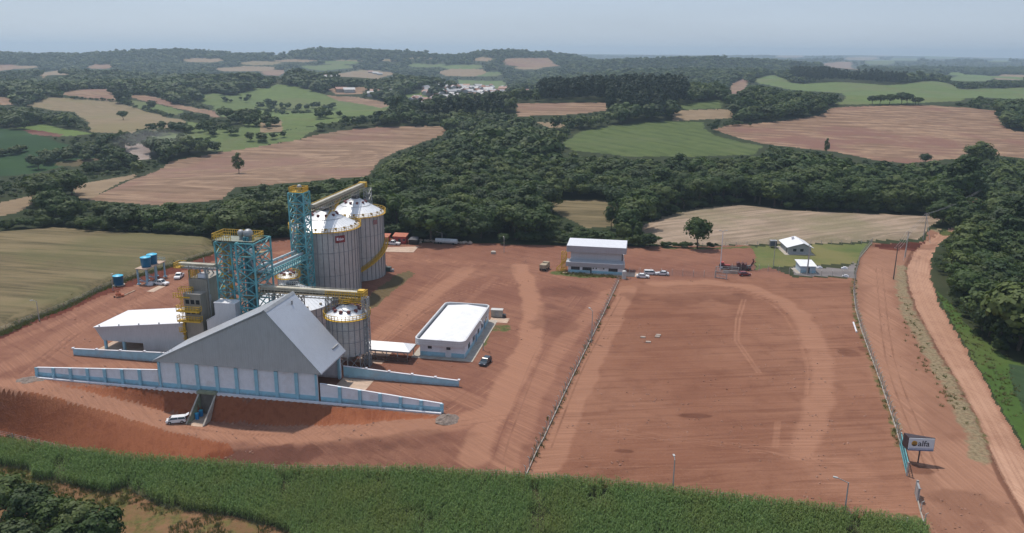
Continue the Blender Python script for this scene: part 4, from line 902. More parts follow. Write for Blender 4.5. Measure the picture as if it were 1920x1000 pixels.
MB().box(0,2.2,-.15,.15,-.1,2.3).obj('panel',STEEL,t); MB().box(-.2,0,-.2,.2,-.1,2.6).obj('post',POLEC,t)
# ================================================================ fences
def fence(name,label,pts,sp,h,mesh=True,pole=.12,wires=0,cap=100,op=.15,kerb=True,mat=None):
    Pw=march(pts); Pw=[np.array([p[0],p[1]]) for p in Pw]; b0=np.array([*Pw[0],gz(*Pw[0])]); t=thing(name,label,'fence',b0)
    pos=[]
    for a,c in zip(Pw[:-1],Pw[1:]):
        n=max(1,int(round(np.linalg.norm(c-a)/sp))); pos+=[a+(c-a)*k/n for k in range(n)]
    pos.append(Pw[-1]); xy=np.array(pos); zz=full_z(xy[:,0],xy[:,1]); loc=[np.array([x,y,z])-b0 for (x,y),z in zip(xy,zz)]
    for k,p in enumerate(loc[:cap]):
        b=MB(); b.beam(p-[0,0,.2],p+[0,0,h],pole)
        if mesh: 
            d=(loc[min(k+1,len(loc)-1)]-loc[max(k-1,0)]); d=np.array([-d[1],d[0],0]); d/=np.linalg.norm(d)+1e-6; b.beam(p+[0,0,h-.02],p+[0,0,h+.3]+d*.35,pole*.8)
        b.obj('post',mat or POLEC,t)
    if mesh:
        b=MB()
        for a,c in zip(loc[:-1],loc[1:]): b.add([a+[0,0,.05],c+[0,0,.05],c+[0,0,h],a+[0,0,h]],[(0,1,2,3)])
        b.obj('wire_mesh',MATS.get('chain_link') or meshwire('chain_link',(.26,.26,.27),op),t)
        if kerb:
            b=MB()
            for a,c in zip(loc[:-1],loc[1:]): b.beam(a+[0,0,.1],c+[0,0,.1],.16,.4)
            b.obj('kerb',CONC,t)
    if wires:
        b=MB()
        for a,c in zip(loc[:-1],loc[1:]):
            for k in range(wires): b.beam(a+[0,0,h*(k+1)/(wires+.3)],c+[0,0,h*(k+1)/(wires+.3)],.03)
        b.obj('wire',STEEL,t)
    return t
fence('mesh_fence','chain-link fence with concrete posts running up the middle between yard and lot',FENCE_C,2.6,2.1)
fence('mesh_fence','chain-link fence with concrete posts curving along the track beside the dirt road',FENCE_R,2.7,2.1)
fence('mesh_fence','low chain-link fence from the white parked cars to the grey gate',[(1180,514),(1240,516),(1300,519),(1340,521)],3.2,2.0,kerb=False)
fence('mesh_fence','chain-link fence from the grey gate past the red machinery to the kiosk corner',[(1372,507),(1440,509),(1500,517),(1560,519),(1602,520)],3.4,2.0,kerb=False)
fence('mesh_fence','short chain-link fence stub closing the near corner past the entrance gate',[(1720,938),(1726,962),(1733,985)],2.4,2.0)
fence('wire_fence','wire fence behind the small house along the pale stubble field',[(1250,462),(1340,463),(1440,459),(1540,458),(1634,456)],4.2,1.6,False,.13,3)
fence('wire_fence','low wire fence with pale posts along the tall corn at the lot edge',[(985,897),(1100,907),(1260,925),(1400,942),(1560,962),(1700,984)],4.,1.3,False,.13,3)
fence('wire_fence','low wire fence with pale stakes along the corn below the red banks',[(-40,812),(0,817),(100,841),(205,863),(300,875),(480,881),(650,884),(800,888),(975,896)],4.,1.3,False,.13,3)
fence('wire_fence','wire fence along the olive mown field at the left yard edge',[(-40,640),(60,600),(120,577),(190,543),(255,519),(330,496),(398,476)],4.6,1.5,False,.13,4,mat=WOOD)
# ================================================================ tanks
def tank(label,loc,r,h):
    t=thing('water_tank',label,'tank',loc,YAW,'blue water tanks'); MB().lathe([(0,0),(r*.88,0),(r,h*.95),(r*1.03,h*.95),(r*1.03,h)],28).obj('tank_body',BLUEPL,t,True); MB().lathe([(r*1.03,h),(r*.5,h+.28),(.01,h+.36)],28).obj('lid',BLUELID,t); return t
q=G(223,535); tank('single blue water tank standing on the ground left of the tank stand',q+[0,0,.2],1.55,3.0)
t=thing('plinth','round pale slab under the single ground-level blue tank','slab',q-[0,0,.05]); MB().cyl((0,0,0),(0,0,.25),1.8,n=20).obj('slab_disc',CONC,t)
q=G(258,534); ang=math.atan2((G(303,522)-G(275,535))[1],(G(303,522)-G(275,535))[0])
t=thing('tank_stand','tall concrete slab stand on pale blue posts carrying two blue tanks','stand',q,ang)
LT=10.5; 
for x in (.4,5.2,LT-.4):
    for y in (-3.2,-.2): MB().beam((x,y,-.1),(x,y,5.0),.42).box(x-.5,x+.5,y-.5,y+.5,-.1,.25).obj('post',plain('pale_blue_paint',(.28,.45,.55),.6),t)
MB().box(-.1,LT+.1,-3.7,.3,5.01,5.3).obj('deck',CONCD,t)
b=MB(); 
for x in (.4,5.2): b.beam((x,-3.2,1.2),(x,-.2,1.2),.2); b.beam((x,-3.2,.3),(x,-.2,2.4),.12)
b.rail([(7.5,.2,5.3),(LT,.2,5.3),(LT,-3.5,5.3)],1.2,w=.08,sp=.8); b.obj('bracing',plain('pale_blue_paint',(.28,.45,.55)),t)
MT=Matrix.Translation(Vector(q))@Matrix.Rotation(ang,4,'Z')
tank('blue water tank on the near end of the tall stand',MT@Vector((2.9,-1.8,5.32)),1.6,3.1); tank('blue water tank on the stand, behind the nearer one',MT@Vector((6.6,-1.6,5.32)),1.6,3.1)
# ================================================================ vehicles
def car(label,loc,rz,col,kind='car',name='parked_car',L=4.3,Wd=1.76,Hh=1.46,cat='car',grp=None,dark=None):
    t=thing(name,label,cat,loc,rz,grp); h=L/2; w=Wd/2; bc=plain('car_paint_%02x%02x%02x'%tuple(int(v*255) for v in col),col,.28,spec=.6,var=.03)
    if kind=='pickup': prof=[(-h,.42),(-h,.98),(.0,1.0),(.55,1.0),(h*.62,.98),(h,.84),(h,.42)]
    else: prof=[(-h,.42),(-h+.05,.85),(-h+.35,.95),(h*.42,.95),(h*.93,.78),(h,.6),(h,.42)]
    b=MB(); b.prism([(x,-w,z) for x,z in prof],(0,2*w,0)); b.box(-h+.1,h-.1,-w+.05,w-.05,.25,.418); b.obj('body',bc,t)
    x0,x1,x2,x3={'car':(-h+.55,-h+1.15,.35,h*.45),'hatch':(-h+.1,-h+.45,.3,h*.45),'van':(-h+.04,-h+.2,h*.45,h*.75),'pickup':(-.75,-.55,.6,1.2)}[kind]
    zb=.97; g=MB(); wt=w*.8
    lo=[(x0,-w*.94,zb),(x3,-w*.94,zb),(x3,w*.94,zb),(x0,w*.94,zb)]; hi=[(x1,-wt,Hh-.05),(x2,-wt,Hh-.05),(x2,wt,Hh-.05),(x1,wt,Hh-.05)]
    g.add(lo+hi,[(0,1,5,4),(1,2,6,5),(2,3,7,6),(3,0,4,7),(4,5,6,7)]); g.obj('windows',GLASS,t)
    b=MB(); b.add([(x1-.04,-wt-.02,Hh-.05),(x2+.04,-wt-.02,Hh-.05),(x2+.04,wt+.02,Hh-.05),(x1-.04,wt+.02,Hh-.05),(x1+.1,-wt+.08,Hh+.02),(x2-.1,-wt+.08,Hh+.02),(x2-.1,wt-.08,Hh+.02),(x1+.1,wt-.08,Hh+.02)],[(0,1,5,4),(1,2,6,5),(2,3,7,6),(3,0,4,7),(4,5,6,7)])
    for s in (-1,1): 
        for a,c in ((lo[0],hi[0]),(lo[1],hi[1])): b.beam((a[0],s*abs(a[1]),a[2]),(c[0],s*abs(c[1]),c[2]),.09)
        xm=(x1+x2)/2; b.beam((xm,s*w*.94,zb),(xm,s*wt,Hh-.05),.08)
    b.obj('roof',bc,t)
    if kind=='pickup': MB().box(-h+.12,-.85,-w+.15,w-.15,.99,1.03).obj('cargo_bed',DARKS,t)
    for x in (-h*.62,h*.62):
        for y in (-w+.02,w-.02):
            wh=MB().cyl((x,y-.11,.33),(x,y+.11,.33),.33,n=14).obj('wheel',TYRE,t); MB().cyl((x,y-.12,.33),(x,y+.12,.33),.19,n=10).obj('rim',RIM,wh)
    for s in (-1,1): MB().box(h-.06,h+.02,s*w*.7-.2,s*w*.7+.2,.6,.75).obj('headlight',WHITE,t)
    for s in (-1,1): MB().box(-h-.02,-h+.06,s*w*.75-.15,s*w*.75+.15,.62,.85).obj('tail_light',REDP,t)
    return t
WC=(.72,.72,.73)
car('white sedan parked nearest the viewer on the office apron',G(1205,521),YAW+.05,WC,grp='cars parked by the office')
car('white hatchback parked just behind the sedan by the office',G(1219,515),YAW+.1,WC,'van',Hh=1.6,grp='cars parked by the office')
car('pale silver car parked at the right end of the office row by the fence',G(1242,516),YAW+math.pi,(.6,.61,.63),grp='cars parked by the office')
car('dark blue hatchback parked near the flat-roofed cabin',G(910,682),YAW-1.75,(.03,.045,.06),'hatch',Hh=1.5)
car('small dark red car on the track by the gate',G(1396,517),YAW+.25,(.20,.035,.03),'hatch',L=3.9)
q=G(331,792); t=car('white estate car with open tailgate below the tunnel mouth',q,YAW+math.pi+.42,WC,'van',Hh=1.45,L=4.0,Wd=1.65)
MB().prism([(-1.9,-.7,1.42),(-2.6,-.7,1.75),(-2.6,-.7,1.82),(-1.9,-.7,1.49)],(0,1.4,0)).obj('tailgate',WHITE,t); MB().box(-2.05,-2.021,-.75,.75,.5,1.4).obj('boot_opening',DARKS,t)
car('white pickup truck parked beside the blue tank stand',G(302,534),YAW-.12,WC,'pickup',L=5.2,Wd=1.85,Hh=1.75,cat='pickup')
car('white pickup truck seen end-on behind the dryer top',G(336,521),YAW-1.3,WC,'pickup',L=5.2,Wd=1.85,Hh=1.75,cat='pickup')
car('long white pickup parked in front of the red sheds',G(737,459),YAW,WC,'pickup',L=5.6,Wd=1.9,Hh=1.8,cat='pickup')
# beige site truck / roller
t=thing('site_truck','dusty beige site truck with dark bed standing left of the office','truck',G(1021,506),YAW+1.35)
MB().box(-2.2,.6,-1.1,1.1,.9,2.2).obj('tipper_bed',plain('dusty_beige',(.34,.28,.2),.8,var=.2),t); b=MB().prism([(.8,-1.05,.7),(2.5,-1.05,.7),(2.5,-1.05,1.6),(2.2,-1.05,2.5),(.8,-1.05,2.5)],(0,2.1,0)); b.obj('cab',plain('dusty_beige',(.34,.28,.2)),t); MB().prism([(2.52,-.9,1.6),(2.26,-.9,2.4),(2.3,-.9,2.42),(2.56,-.9,1.62)],(0,1.8,0)).obj('windscreen',GLASS,t)
MB().box(-2.3,2.4,-.5,.5,.55,.88).obj('chassis',DARKS,t)
for x in (-1.5,1.6):
    for y in (-.95,.95): wh=MB().cyl((x,y-.18,.5),(x,y+.18,.5),.5,n=14).obj('wheel',TYRE,t); MB().cyl((x,y-.19,.5),(x,y+.19,.5),.25,n=10).obj('rim',RIM,wh)
# farm machines
t=thing('harvester_trailer','dark red farm machine with toothed hopper and long raised auger','machine',G(1393,506),YAW)
b=MB().box(-6.5,2.6,-1,1,.5,1.1); b.obj('frame',plain('rusty_dark',(.06,.035,.03),.7),t)
b=MB().prism([(-2.2,-1.1,1.1),(.8,-1.1,1.1),(1.1,-1.1,2.6),(.4,-1.1,2.0),(-.2,-1.1,2.7),(-.8,-1.1,2.0),(-1.4,-1.1,2.7),(-2.3,-1.1,2.4)],(0,2.2,0)); b.obj('hopper',plain('dark_maroon',(.10,.035,.035),.6),t)
MB().beam((2.2,0,1),(3.4,0,3.2),.5).beam((3.4,0,3.2),(3.0,0,4.0),.4).obj('auger',plain('dark_maroon',(.10,.035,.035)),t); MB().cyl((.5,0,1.5),(3.2,0,1.6),.18,n=8).obj('drive_shaft',STEEL,t)
for x in (-4.5,-.6,1.8):
    for y in (-1,1): wh=MB().cyl((x,y-.15,.5),(x,y+.15,.5),.5,n=12).obj('wheel',TYRE,t); MB().cyl((x,y-.16,.5),(x,y+.16,.5),.2,n=8).obj('rim',REDP,wh)
t=thing('tractor','small red tractor standing behind the lamp mast, left of the dark machine','tractor',G(1358,504),YAW)
MB().box(-.3,1.9,-.5,.5,.8,1.5).obj('bonnet',REDP,t); MB().prism([(-1.5,-.8,1.0),(-.1,-.8,1.0),(-.3,-.8,2.3),(-1.3,-.8,2.3)],(0,1.6,0)).obj('cab',plain('maroon_cab',(.22,.04,.04),.5),t); MB().box(-1.4,-.2,-.9,.9,2.31,2.42).obj('cab_roof',REDP,t)
for x,r in ((-1.0,.8),(1.4,.5)):
    for y in (-.95,.95): wh=MB().cyl((x,y-.2,r),(x,y+.2,r),r,n=14).obj('wheel',TYRE,t); MB().cyl((x,y-.21,r),(x,y+.21,r),r*.45,n=10).obj('rim',WHITE,wh)
# small orange machine with plank near the left fence
t=thing('cement_mixer','small orange cement mixer lying by the left yard edge','machine',G(222,557),.3)
MB().lathe([(.02,.4),(.7,.6),(.85,1.1),(.45,1.7),(.4,1.7)],14).obj('drum',ORANGE,t); b=MB(); b.beam((-1,-.5,0),(.2,0,1),.12); b.beam((1,-.5,0),(-.2,0,1),.12); b.beam((0,.9,0),(0,0,1),.12); b.box(.6,1.6,-.4,.4,.2,.8); b.obj('frame',ORANGE,t); MB().cyl((-1,-.6,.25),(-1,-.45,.25),.25,n=10).obj('wheel',TYRE,t)
q=G(243,550); t=thing('plank','long pale plank lying on the red soil beside the orange mixer','plank',q,ang); MB().box(-2.6,2.6,-.25,.25,.02,.2).obj('board',WOOD,t)
o=st('concrete_slab',MB().box(-3.2,3.2,-1.2,1.2,-.08,.06),CONCD); o.location=tuple(G(293,542)); o.rotation_euler=(0,0,ang)
t=thing('cement_bags','small white heap of bags at the foot of the tank stand','bags',G(282,535),.2); MB().box(-.8,.8,-.5,.5,0,.4).box(-.6,.7,-.45,.4,.402,.8).box(-.4,.5,-.4,.3,.802,1.1).obj('bag',WHITE,t)
# ================================================================ back edge of the yard
for k,(px,py,l) in enumerate(((718,458,'red site shed half hidden behind the rear silo, left of its twin'),(749,457,'red site shed with sloping orange roof beside the white pickup'))):
    t=thing('site_shed',l,'shed',G(px,py),YAW,'red site sheds'); w=2.1+.5*k
    MB().box(-w,w,0,3,-.1,2.7).obj('walls',REDP,t); MB().prism([(-w-.2,-.3,2.75),(w+.2,-.3,2.75),(w+.2,3.4,3.5),(-w-.2,3.4,3.5)],(0,0,.1)).obj('roof',plain('rust_roof',(.42,.13,.075),.7),t); MB().box(-.5,.5,-.05,-.003,0,2).obj('door',DARKS,t); MB().box(w*.5,w*.9,-.05,-.003,1.2,1.9).obj('window',GLASS,t)
t=thing('container','black round-topped water container at the wood edge','container',G(775,459),YAW); MB().box(-1.8,1.8,0,2.4,0,1.9).obj('body',BLACKV,t); MB().prism([(-2,-.2,1.91),(2,-.2,1.91),(1.4,1.2,2.6),(-1.4,1.2,2.6)],(0,1.4,0)).obj('cover',plain('grey_tarp',(.12,.12,.13),.8),t)
t=thing('trailer','long pale grey trailer tank parked before the trees','trailer',G(837,458),YAW-.05); MB().cyl((-4.3,0,1.3),(4.3,0,1.3),.95,n=18).obj('tank',plain('pale_trailer',(.50,.53,.55),.45),t); MB().box(-4.2,4.2,-.6,.6,.4,.7).obj('chassis',DARKS,t)
for x in (-3,-2,3):
    for y in (-.7,.7): MB().cyl((x,y-.12,.42),(x,y+.12,.42),.42,n=12).obj('wheel',TYRE,t)
o=st('concrete_slab',MB().prism([(*flat(*p)[:2],.03) for p in [(700,465),(785,463),(775,474),(700,472)]],(0,0,.08)),CONCD)
t=thing('concrete_block','lone pale concrete block on the red yard before the wood','block',G(925,476),YAW+.2); MB().box(-.9,.9,-.6,.6,0,.8).prism([(-.8,-.5,.8),(.8,-.5,.8),(.6,.1,1.05),(-.6,.1,1.05)],(0,.4,0)).obj('block_body',CONC,t)
for k,(px,py) in enumerate([(762,452),(770,453),(790,452),(798,453),(806,453),(814,454),(822,455),(858,456),(866,457),(872,456),(880,457),(786,456)]):
    q=G(px,py); b=MB()
    for j in range(3):
        b2=MB().ball((rng.uniform(-.7,.7),rng.uniform(-.4,.4),.35),rng.uniform(.4,.8),4,.8); b.add(b2.v,b2.f)
    b.v=[(x+rng.normal(0,.08),y+rng.normal(0,.08),z+rng.normal(0,.06)) for x,y,z in b.v]
    o=b.obj('boulder',STONE); o.location=tuple(q); tag(o,'pale boulder heap in the row along the wood edge behind the silos','boulder','boulders along the wood edge')
b=MB(); b.lathe([(2.6,-.1),(1.9,.2),(1.0,.55),(.3,.75),(.01,.8)],20); b.v=[(x*(1+rng.normal(0,.05)),y*(1+rng.normal(0,.05)),z+rng.normal(0,.05)) for x,y,z in b.v]
o=b.obj('gravel_heap',plain('grey_gravel',(.20,.155,.13),.95,var=.4,scale=2)); o.location=tuple(G(839,786)); tag(o,'grey gravel heap at the right tip of the front wall','gravel heap')
b=MB(); b.lathe([(2.2,-.1),(1.4,.15),(.3,.4),(.01,.42)],18); b.v=[(x*(1.6+rng.normal(0,.05)),y*(1+rng.normal(0,.05)),z+rng.normal(0,.05)) for x,y,z in b.v]
o=b.obj('gravel_heap',plain('grey_gravel',(.17,.15,.135))); o.location=tuple(G(58,712)); tag(o,'low grey gravel heap left of the front wall tip','gravel heap')
for px,py,l in ((1618,640,0),):
    pass
q=G(1600,606); q2=G(1606,624); t=thing('pipe','white pipe lying by the curving fence','pipe',q); MB().cyl((0,0,.2),tuple(q2-q+[0,0,.2]),.22,n=10).obj('tube',WHITE,t)
for px,py in ((1205,633),(1232,632),(1234,629),(1215,642)):
    q=G(px,py); o=MB().prism([(-.7,-.4,0),(.6,-.5,0),(.8,.3,0),(-.4,.5,0)],(0,0,.25)).obj('rubble_slab',STONE); o.location=tuple(q); tag(o,'small pale rubble slab lying in the open lot','rubble','pale rubble in the lot')
for px,py,l in ((1536,503,'white rubble heap by the kiosk side'),(1583,504,'white slab on the lawn edge above the gravel'),(1585,519,'white block heap at the gravel apron corner')):
    q=G(px,py); b=MB().box(-1,1,-.5,.5,0,.35).box(-.4,.6,-.3,.4,.352,.7); o=b.obj('rubble_heap',WHITE); o.location=tuple(q); o.rotation_euler=(0,0,rng.uniform(-.5,.5)); tag(o,l,'rubble')
t=thing('compressor','small dark machine by the rear silo foot','machine',G(727,509),YAW); MB().box(-1.2,1.2,-.7,.7,.2,1.6).obj('housing',plain('dark_green_metal',(.07,.10,.09),.5),t); MB().cyl((-.4,0,1.6),(-.4,0,2.2),.15,n=8).obj('exhaust',STEEL,t); MB().box(1.2,2.1,-.5,.5,.1,.9).obj('tank',STEEL,t)
# ================================================================ poles
def lamp(label,px,py,ptop,arm=1.6,adir=0.,mat=None,name='light_pole',r=.13,two=False):
    q=G(px,py); lo,hi=2,40
    for _ in range(40):
        m=(lo+hi)/2
        if project(q[0],q[1],q[2]+m)[1]>ptop: lo=m
        else: hi=m
    h=lo; t=thing(name,label,'light pole',q,adir); MB().cyl((0,0,-.2),(0,0,h),r,r*.65,8).obj('pole',mat or POLEC,t)
    for s in ((1,-1) if two else (1,)):
        MB().beam((0,0,h-.1),(s*arm,0,h+.35),.09).obj('arm',STEEL,t); MB().box(min(s*arm,s*(arm+.7)),max(s*arm,s*(arm+.7)),-.17,.17,h+.26,h+.42).obj('lamp_head',plain('lamp_grey',(.42,.42,.42),.5),t)
    return t
lamp('grey light pole with bent arm standing in the corn edge near the lower right',1583,966,905,1.7,R(150),plain('galv_pole',(.36,.38,.42),.45,.3))
lamp('slim light pole at the corn edge in the middle of the lot front',1261,924,862,.5,R(90))
lamp('light pole rising from the middle chain-link fence',1109,642,583,1.0,R(120))
lamp('light pole beside the dark blue car and flat-roofed cabin',906,657,608,1.4,R(110))
lamp('tall white lamp mast behind the grey gate',1350,508,434,.8,R(180),WHITE,r=.16,two=True)
lamp('light pole between the wood and the concrete block',945,474,447,.8,R(100))
lamp('light pole at the wood edge above the long pale trailer',829,456,437,1.6,R(170))
lamp('light pole standing by the first red site shed',721,466,431,.6,R(90),STEEL)
lamp('light pole on the olive field edge left of the shed',74,602,565,.8,R(200))
lamp('light pole left of the small house on the lawn edge',1450,499,452,.7,R(180))
lamp('thick grey lamp column standing in front of the kiosk',1513,515,463,.5,R(90),POLEC,r=.3)
lamp('light pole at the office front corner',1168,520,481,.6,R(90))
lamp('short light pole by the single blue ground tank',212,545,517,.3,R(90))
def ppole(label,px,py,ptop,rz,mat=POLEC,lean=None,grp='power line poles'):
    q=G(px,py); lo,hi=2,40
    for _ in range(40):
        m=(lo+hi)/2
        if project(q[0],q[1],q[2]+m)[1]>ptop: lo=m
        else: hi=m
    t=thing('power_pole',label,'power pole',q,rz,grp); MB().cyl((0,0,-.2),(0,0,lo),.2,.13,8).obj('pole',mat,t); MB().beam((-1.1,0,lo-.5),(1.1,0,lo-.5),.14).obj('crossarm',WOOD,t)
    b=MB()
    for x in (-1,0,1): b.cyl((x,0,lo-.45),(x,0,lo-.2),.06,n=6)
    b.obj('insulator',WHITE,t)
    if lean is not None:
        b=MB(); b.beam((0,0,lo*.9),lean,.1); b.obj('stay',STEEL,t)
    return np.array([q[0],q[1],q[2]+lo-.2]),rz
pp=[ppole('dark power pole on the verge nearest the kiosk',1675,524,463,R(5),POLED),ppole('pale power pole on the road verge right of the dark pole',1697,483,434,R(10),POLEC,(-3.5,-4,0)),
    ppole('pale power pole beside the road bend at the stubble field corner',1731,450,400,R(15),POLEC,(-2,-6,0)),ppole('pale power pole by the wooded road top, far right',1851,388,343,R(20),POLEC,(3,-3,0))]
t=thing('power_line','thin sagging wires strung between the verge power poles','power line',pp[0][0]); b=MB()
for (a,ra),(c,rc) in zip(pp[:-1],pp[1:]):
    for off in (-1,0,1):
        p=a+np.array([math.cos(ra),math.sin(ra),0])*off; q=c+np.array([math.cos(rc),math.sin(rc),0])*off; N=10; L_=np.linalg.norm(q-p)
        pts=[p+(q-p)*k/N-np.array([0,0,L_*.018*4*(k/N)*(1-k/N)])-pp[0][0] for k in range(N+1)]
        for u_,v_ in zip(pts[:-1],pts[1:]): b.beam(u_,v_,.04)
b.obj('wires',plain('cable',(.30,.30,.30),.6),t)
# ================================================================ roadside sign
q=G(1721,868); t=thing('billboard','roadside pole sign with pale panel reading alfa and gold emblem','sign',q,R(-4))
MB().cyl((0,0,-.2),(0,0,2.9),.13,n=12).obj('pole',plain('sign_pole',(.09,.06,.06),.6),t)
MB().box(-2.25,2.25,-.25,-.12,2.75,5.0).obj('face_panel',plain('sign_white',(.60,.63,.67),.45,var=.03),t)
MB().box(-2.35,2.35,-.12+.002,.05,2.65,5.1).prism([(-2.35,.052,2.65),(2.3,.052,2.65),(-2.5,1.7,2.65)],(0,0,2.45)).obj('sign_body',plain('sign_dark',(.045,.03,.035),.6),t)
MB().box(-2.25,2.25,-.28,-.1,2.55,2.72).obj('bottom_bar',plain('sign_blue',(.12,.14,.24),.5),t)
MB().box(-2.2,2.2,-.262,-.253,2.78,3.1).obj('lower_stripe',plain('sign_stripe',(.36,.40,.50),.5),t)
e=MB().cyl((-1.25,-.27,4.0),(-1.25,-.252,4.0),.52,n=28).obj('emblem',plain('emblem_gold',(.50,.27,.04),.5),t)
b=MB(); b.prism([(-1.25+.53*math.cos(a),-.285,4.0+.53*math.sin(a)) for a in np.linspace(R(200),R(340),14)],(0,.012,0)); b.box(-1.62,-.88,-.285,-.273,3.96,4.04); b.box(-1.55,-.95,-.285,-.273,4.16,4.23); b.obj('emblem_bands',plain('emblem_dark',(.06,.035,.02),.6),e)
tc=bpy.data.curves.new('alfa_lettering','FONT'); tc.body='alfa'; tc.size=1.55; tc.extrude=.008; tc.offset=.02; to=bpy.data.objects.new('lettering',tc); C.objects.link(to); to.parent=t; to.rotation_euler=(R(90),0,0); to.location=(-.62,-.262,3.5); tc.materials.append(plain('sign_text',(.05,.055,.065),.6))
dg=bpy.context.evaluated_depsgraph_get(); me=bpy.data.meshes.new_from_object(to.evaluated_get(dg)); mo=bpy.data.objects.new('lettering',me); C.objects.link(mo); mo.parent=t; mo.rotation_euler=to.rotation_euler; mo.location=to.location; bpy.data.objects.remove(to); mo.name='lettering'

# ================================================================ vegetation
LEAF=leafmat('broadleaf',[(0.024, 0.044, 0.014), (0.04, 0.069, 0.018), (0.029, 0.055, 0.018), (0.068, 0.099, 0.026), (0.034, 0.053, 0.022), (0.078, 0.104, 0.032), (0.042, 0.069, 0.018), (0.027, 0.049, 0.019), (0.053, 0.086, 0.024), (0.032, 0.058, 0.016), (0.084, 0.11, 0.034), (0.026, 0.046, 0.018)])
LEAFD=leafmat('dark_leaf',[(.014,.030,.016),(.020,.038,.018),(.017,.034,.019)],.12)
BARK=plain('bark',(.10,.075,.055),.9,var=.3,scale=2)
def quadcloud(ctr,nrm,size,rg,asp=.75):
    n=len(ctr); t=np.cross(nrm,rg.normal(size=(n,3))); t/=np.linalg.norm(t,axis=1)[:,None]+1e-9; b=np.cross(nrm,t)
    s=(size*rg.uniform(.6,1.35,n))[:,None]
    return np.stack([ctr-t*s,ctr-b*s*asp,ctr+t*s,ctr+b*s*asp],1).reshape(-1,3)
def crown(name,seed,rx,zc,rz,nc,nq,q,mat,shape='round',rcf=(.28,.5)):
    rg=np.random.default_rng(seed); V=[]
    for i in range(nc):
        u=rg.normal(size=3); u/=np.linalg.norm(u); rad=rg.uniform(.35,.95)**.6
        if shape=='round': c=np.array([u[0]*rx*rad,u[1]*rx*rad,zc+rz*(u[2]*rad*.9)]); 
        elif shape=='tall': h=rg.uniform(-1,1); w=math.sqrt(max(.08,1-((h+.25)/1.25)**2)); c=np.array([u[0]*rx*w,u[1]*rx*w,zc+rz*h])
        elif shape=='flat': c=np.array([u[0]*rx*rad,u[1]*rx*rad,zc+rz*u[2]*.5])
        rc=rx*rg.uniform(*rcf)*(.75 if c[2]>zc+rz*.5 else 1)
        d=rg.normal(size=(nq,3)); d[:,2]+=.35; d/=np.linalg.norm(d,axis=1)[:,None]
        p=c+d*rc*rg.uniform(.7,1.08,(nq,1))*np.array([1,1,.8]); rc0=p-np.array([0,0,zc-rz*.3]); rc0/=np.linalg.norm(rc0,axis=1)[:,None]; nn=d*.7+rc0*.7+rg.normal(size=(nq,3))*.28; nn/=np.linalg.norm(nn,axis=1)[:,None]
        V.append(quadcloud(p,nn,q,rg))
    V=np.concatenate(V); m=npmesh(name,V,np.arange(len(V)).reshape(-1,4)); m.materials.append(mat); return m
def trunkmesh(name,seed,h,r,nl=5,spread=2.2):
    rg=random.Random(seed); b=MB(); x=y=0; z=-.6
    top=h; pts=[(0,0,-.6)]
    for k in range(1,5): pts.append((rg.uniform(-.25,.25)*k,rg.uniform(-.25,.25)*k,h*k/4))
    for k in range(4): b.cyl(pts[k],pts[k+1],r*(1-.17*k),r*(1-.17*(k+1)),7,False)
    for k in range(nl):
        a=2*math.pi*k/nl+rg.uniform(-.4,.4); p=pts[2+(k%2)]; e=(p[0]+math.cos(a)*spread,p[1]+math.sin(a)*spread,p[2]+rg.uniform(1.4,3.)); b.cyl(p,e,r*.45,r*.2,6,False)
    m=b.mesh(name); m.materials.append(BARK); return m
NEARC=[crown('crown_mesh',s,4.2,7.6,4.1,46,46,.44,LEAF,'round') for s in (1,2,3,4)]+[crown('crown_mesh',5,3.4,8.0,4.6,42,46,.42,LEAF,'tall'),crown('crown_mesh',6,5.0,7.2,3.3,52,44,.46,LEAF,'round',(.22,.42)),crown('crown_mesh',7,4.4,8.8,3.0,24,44,.42,LEAF,'round',(.2,.4))]
NEART=[trunkmesh('trunk_mesh',s,7.5,.30) for s in range(4)]
MIDC=[crown('mid_crown',s+20,4.3,6.6,4.6,20,16,1.0,LEAF) for s in range(4)]
FARC=[crown('far_crown',s+40,4.6,5.6,4.8,9,10,1.9,LEAF) for s in range(3)]
TALLD=[crown('plantation_crown',s+60,2.6,9.5,6.,20,14,1.0,LEAFD,'tall') for s in range(3)]
def tree(name,label,loc,h,rz,ci,ti=0,group=None,wide=1.,cat='tree',mat=None):
    t=thing(name,label,cat,loc,rz,group); s=h/12.; t.scale=(s*wide,s*wide,s)
    c=bpy.data.objects.new('crown',NEARC[ci]); C.objects.link(c); c.parent=t
    k=bpy.data.objects.new('trunk',NEART[ti]); C.objects.link(k); k.parent=t
    return t
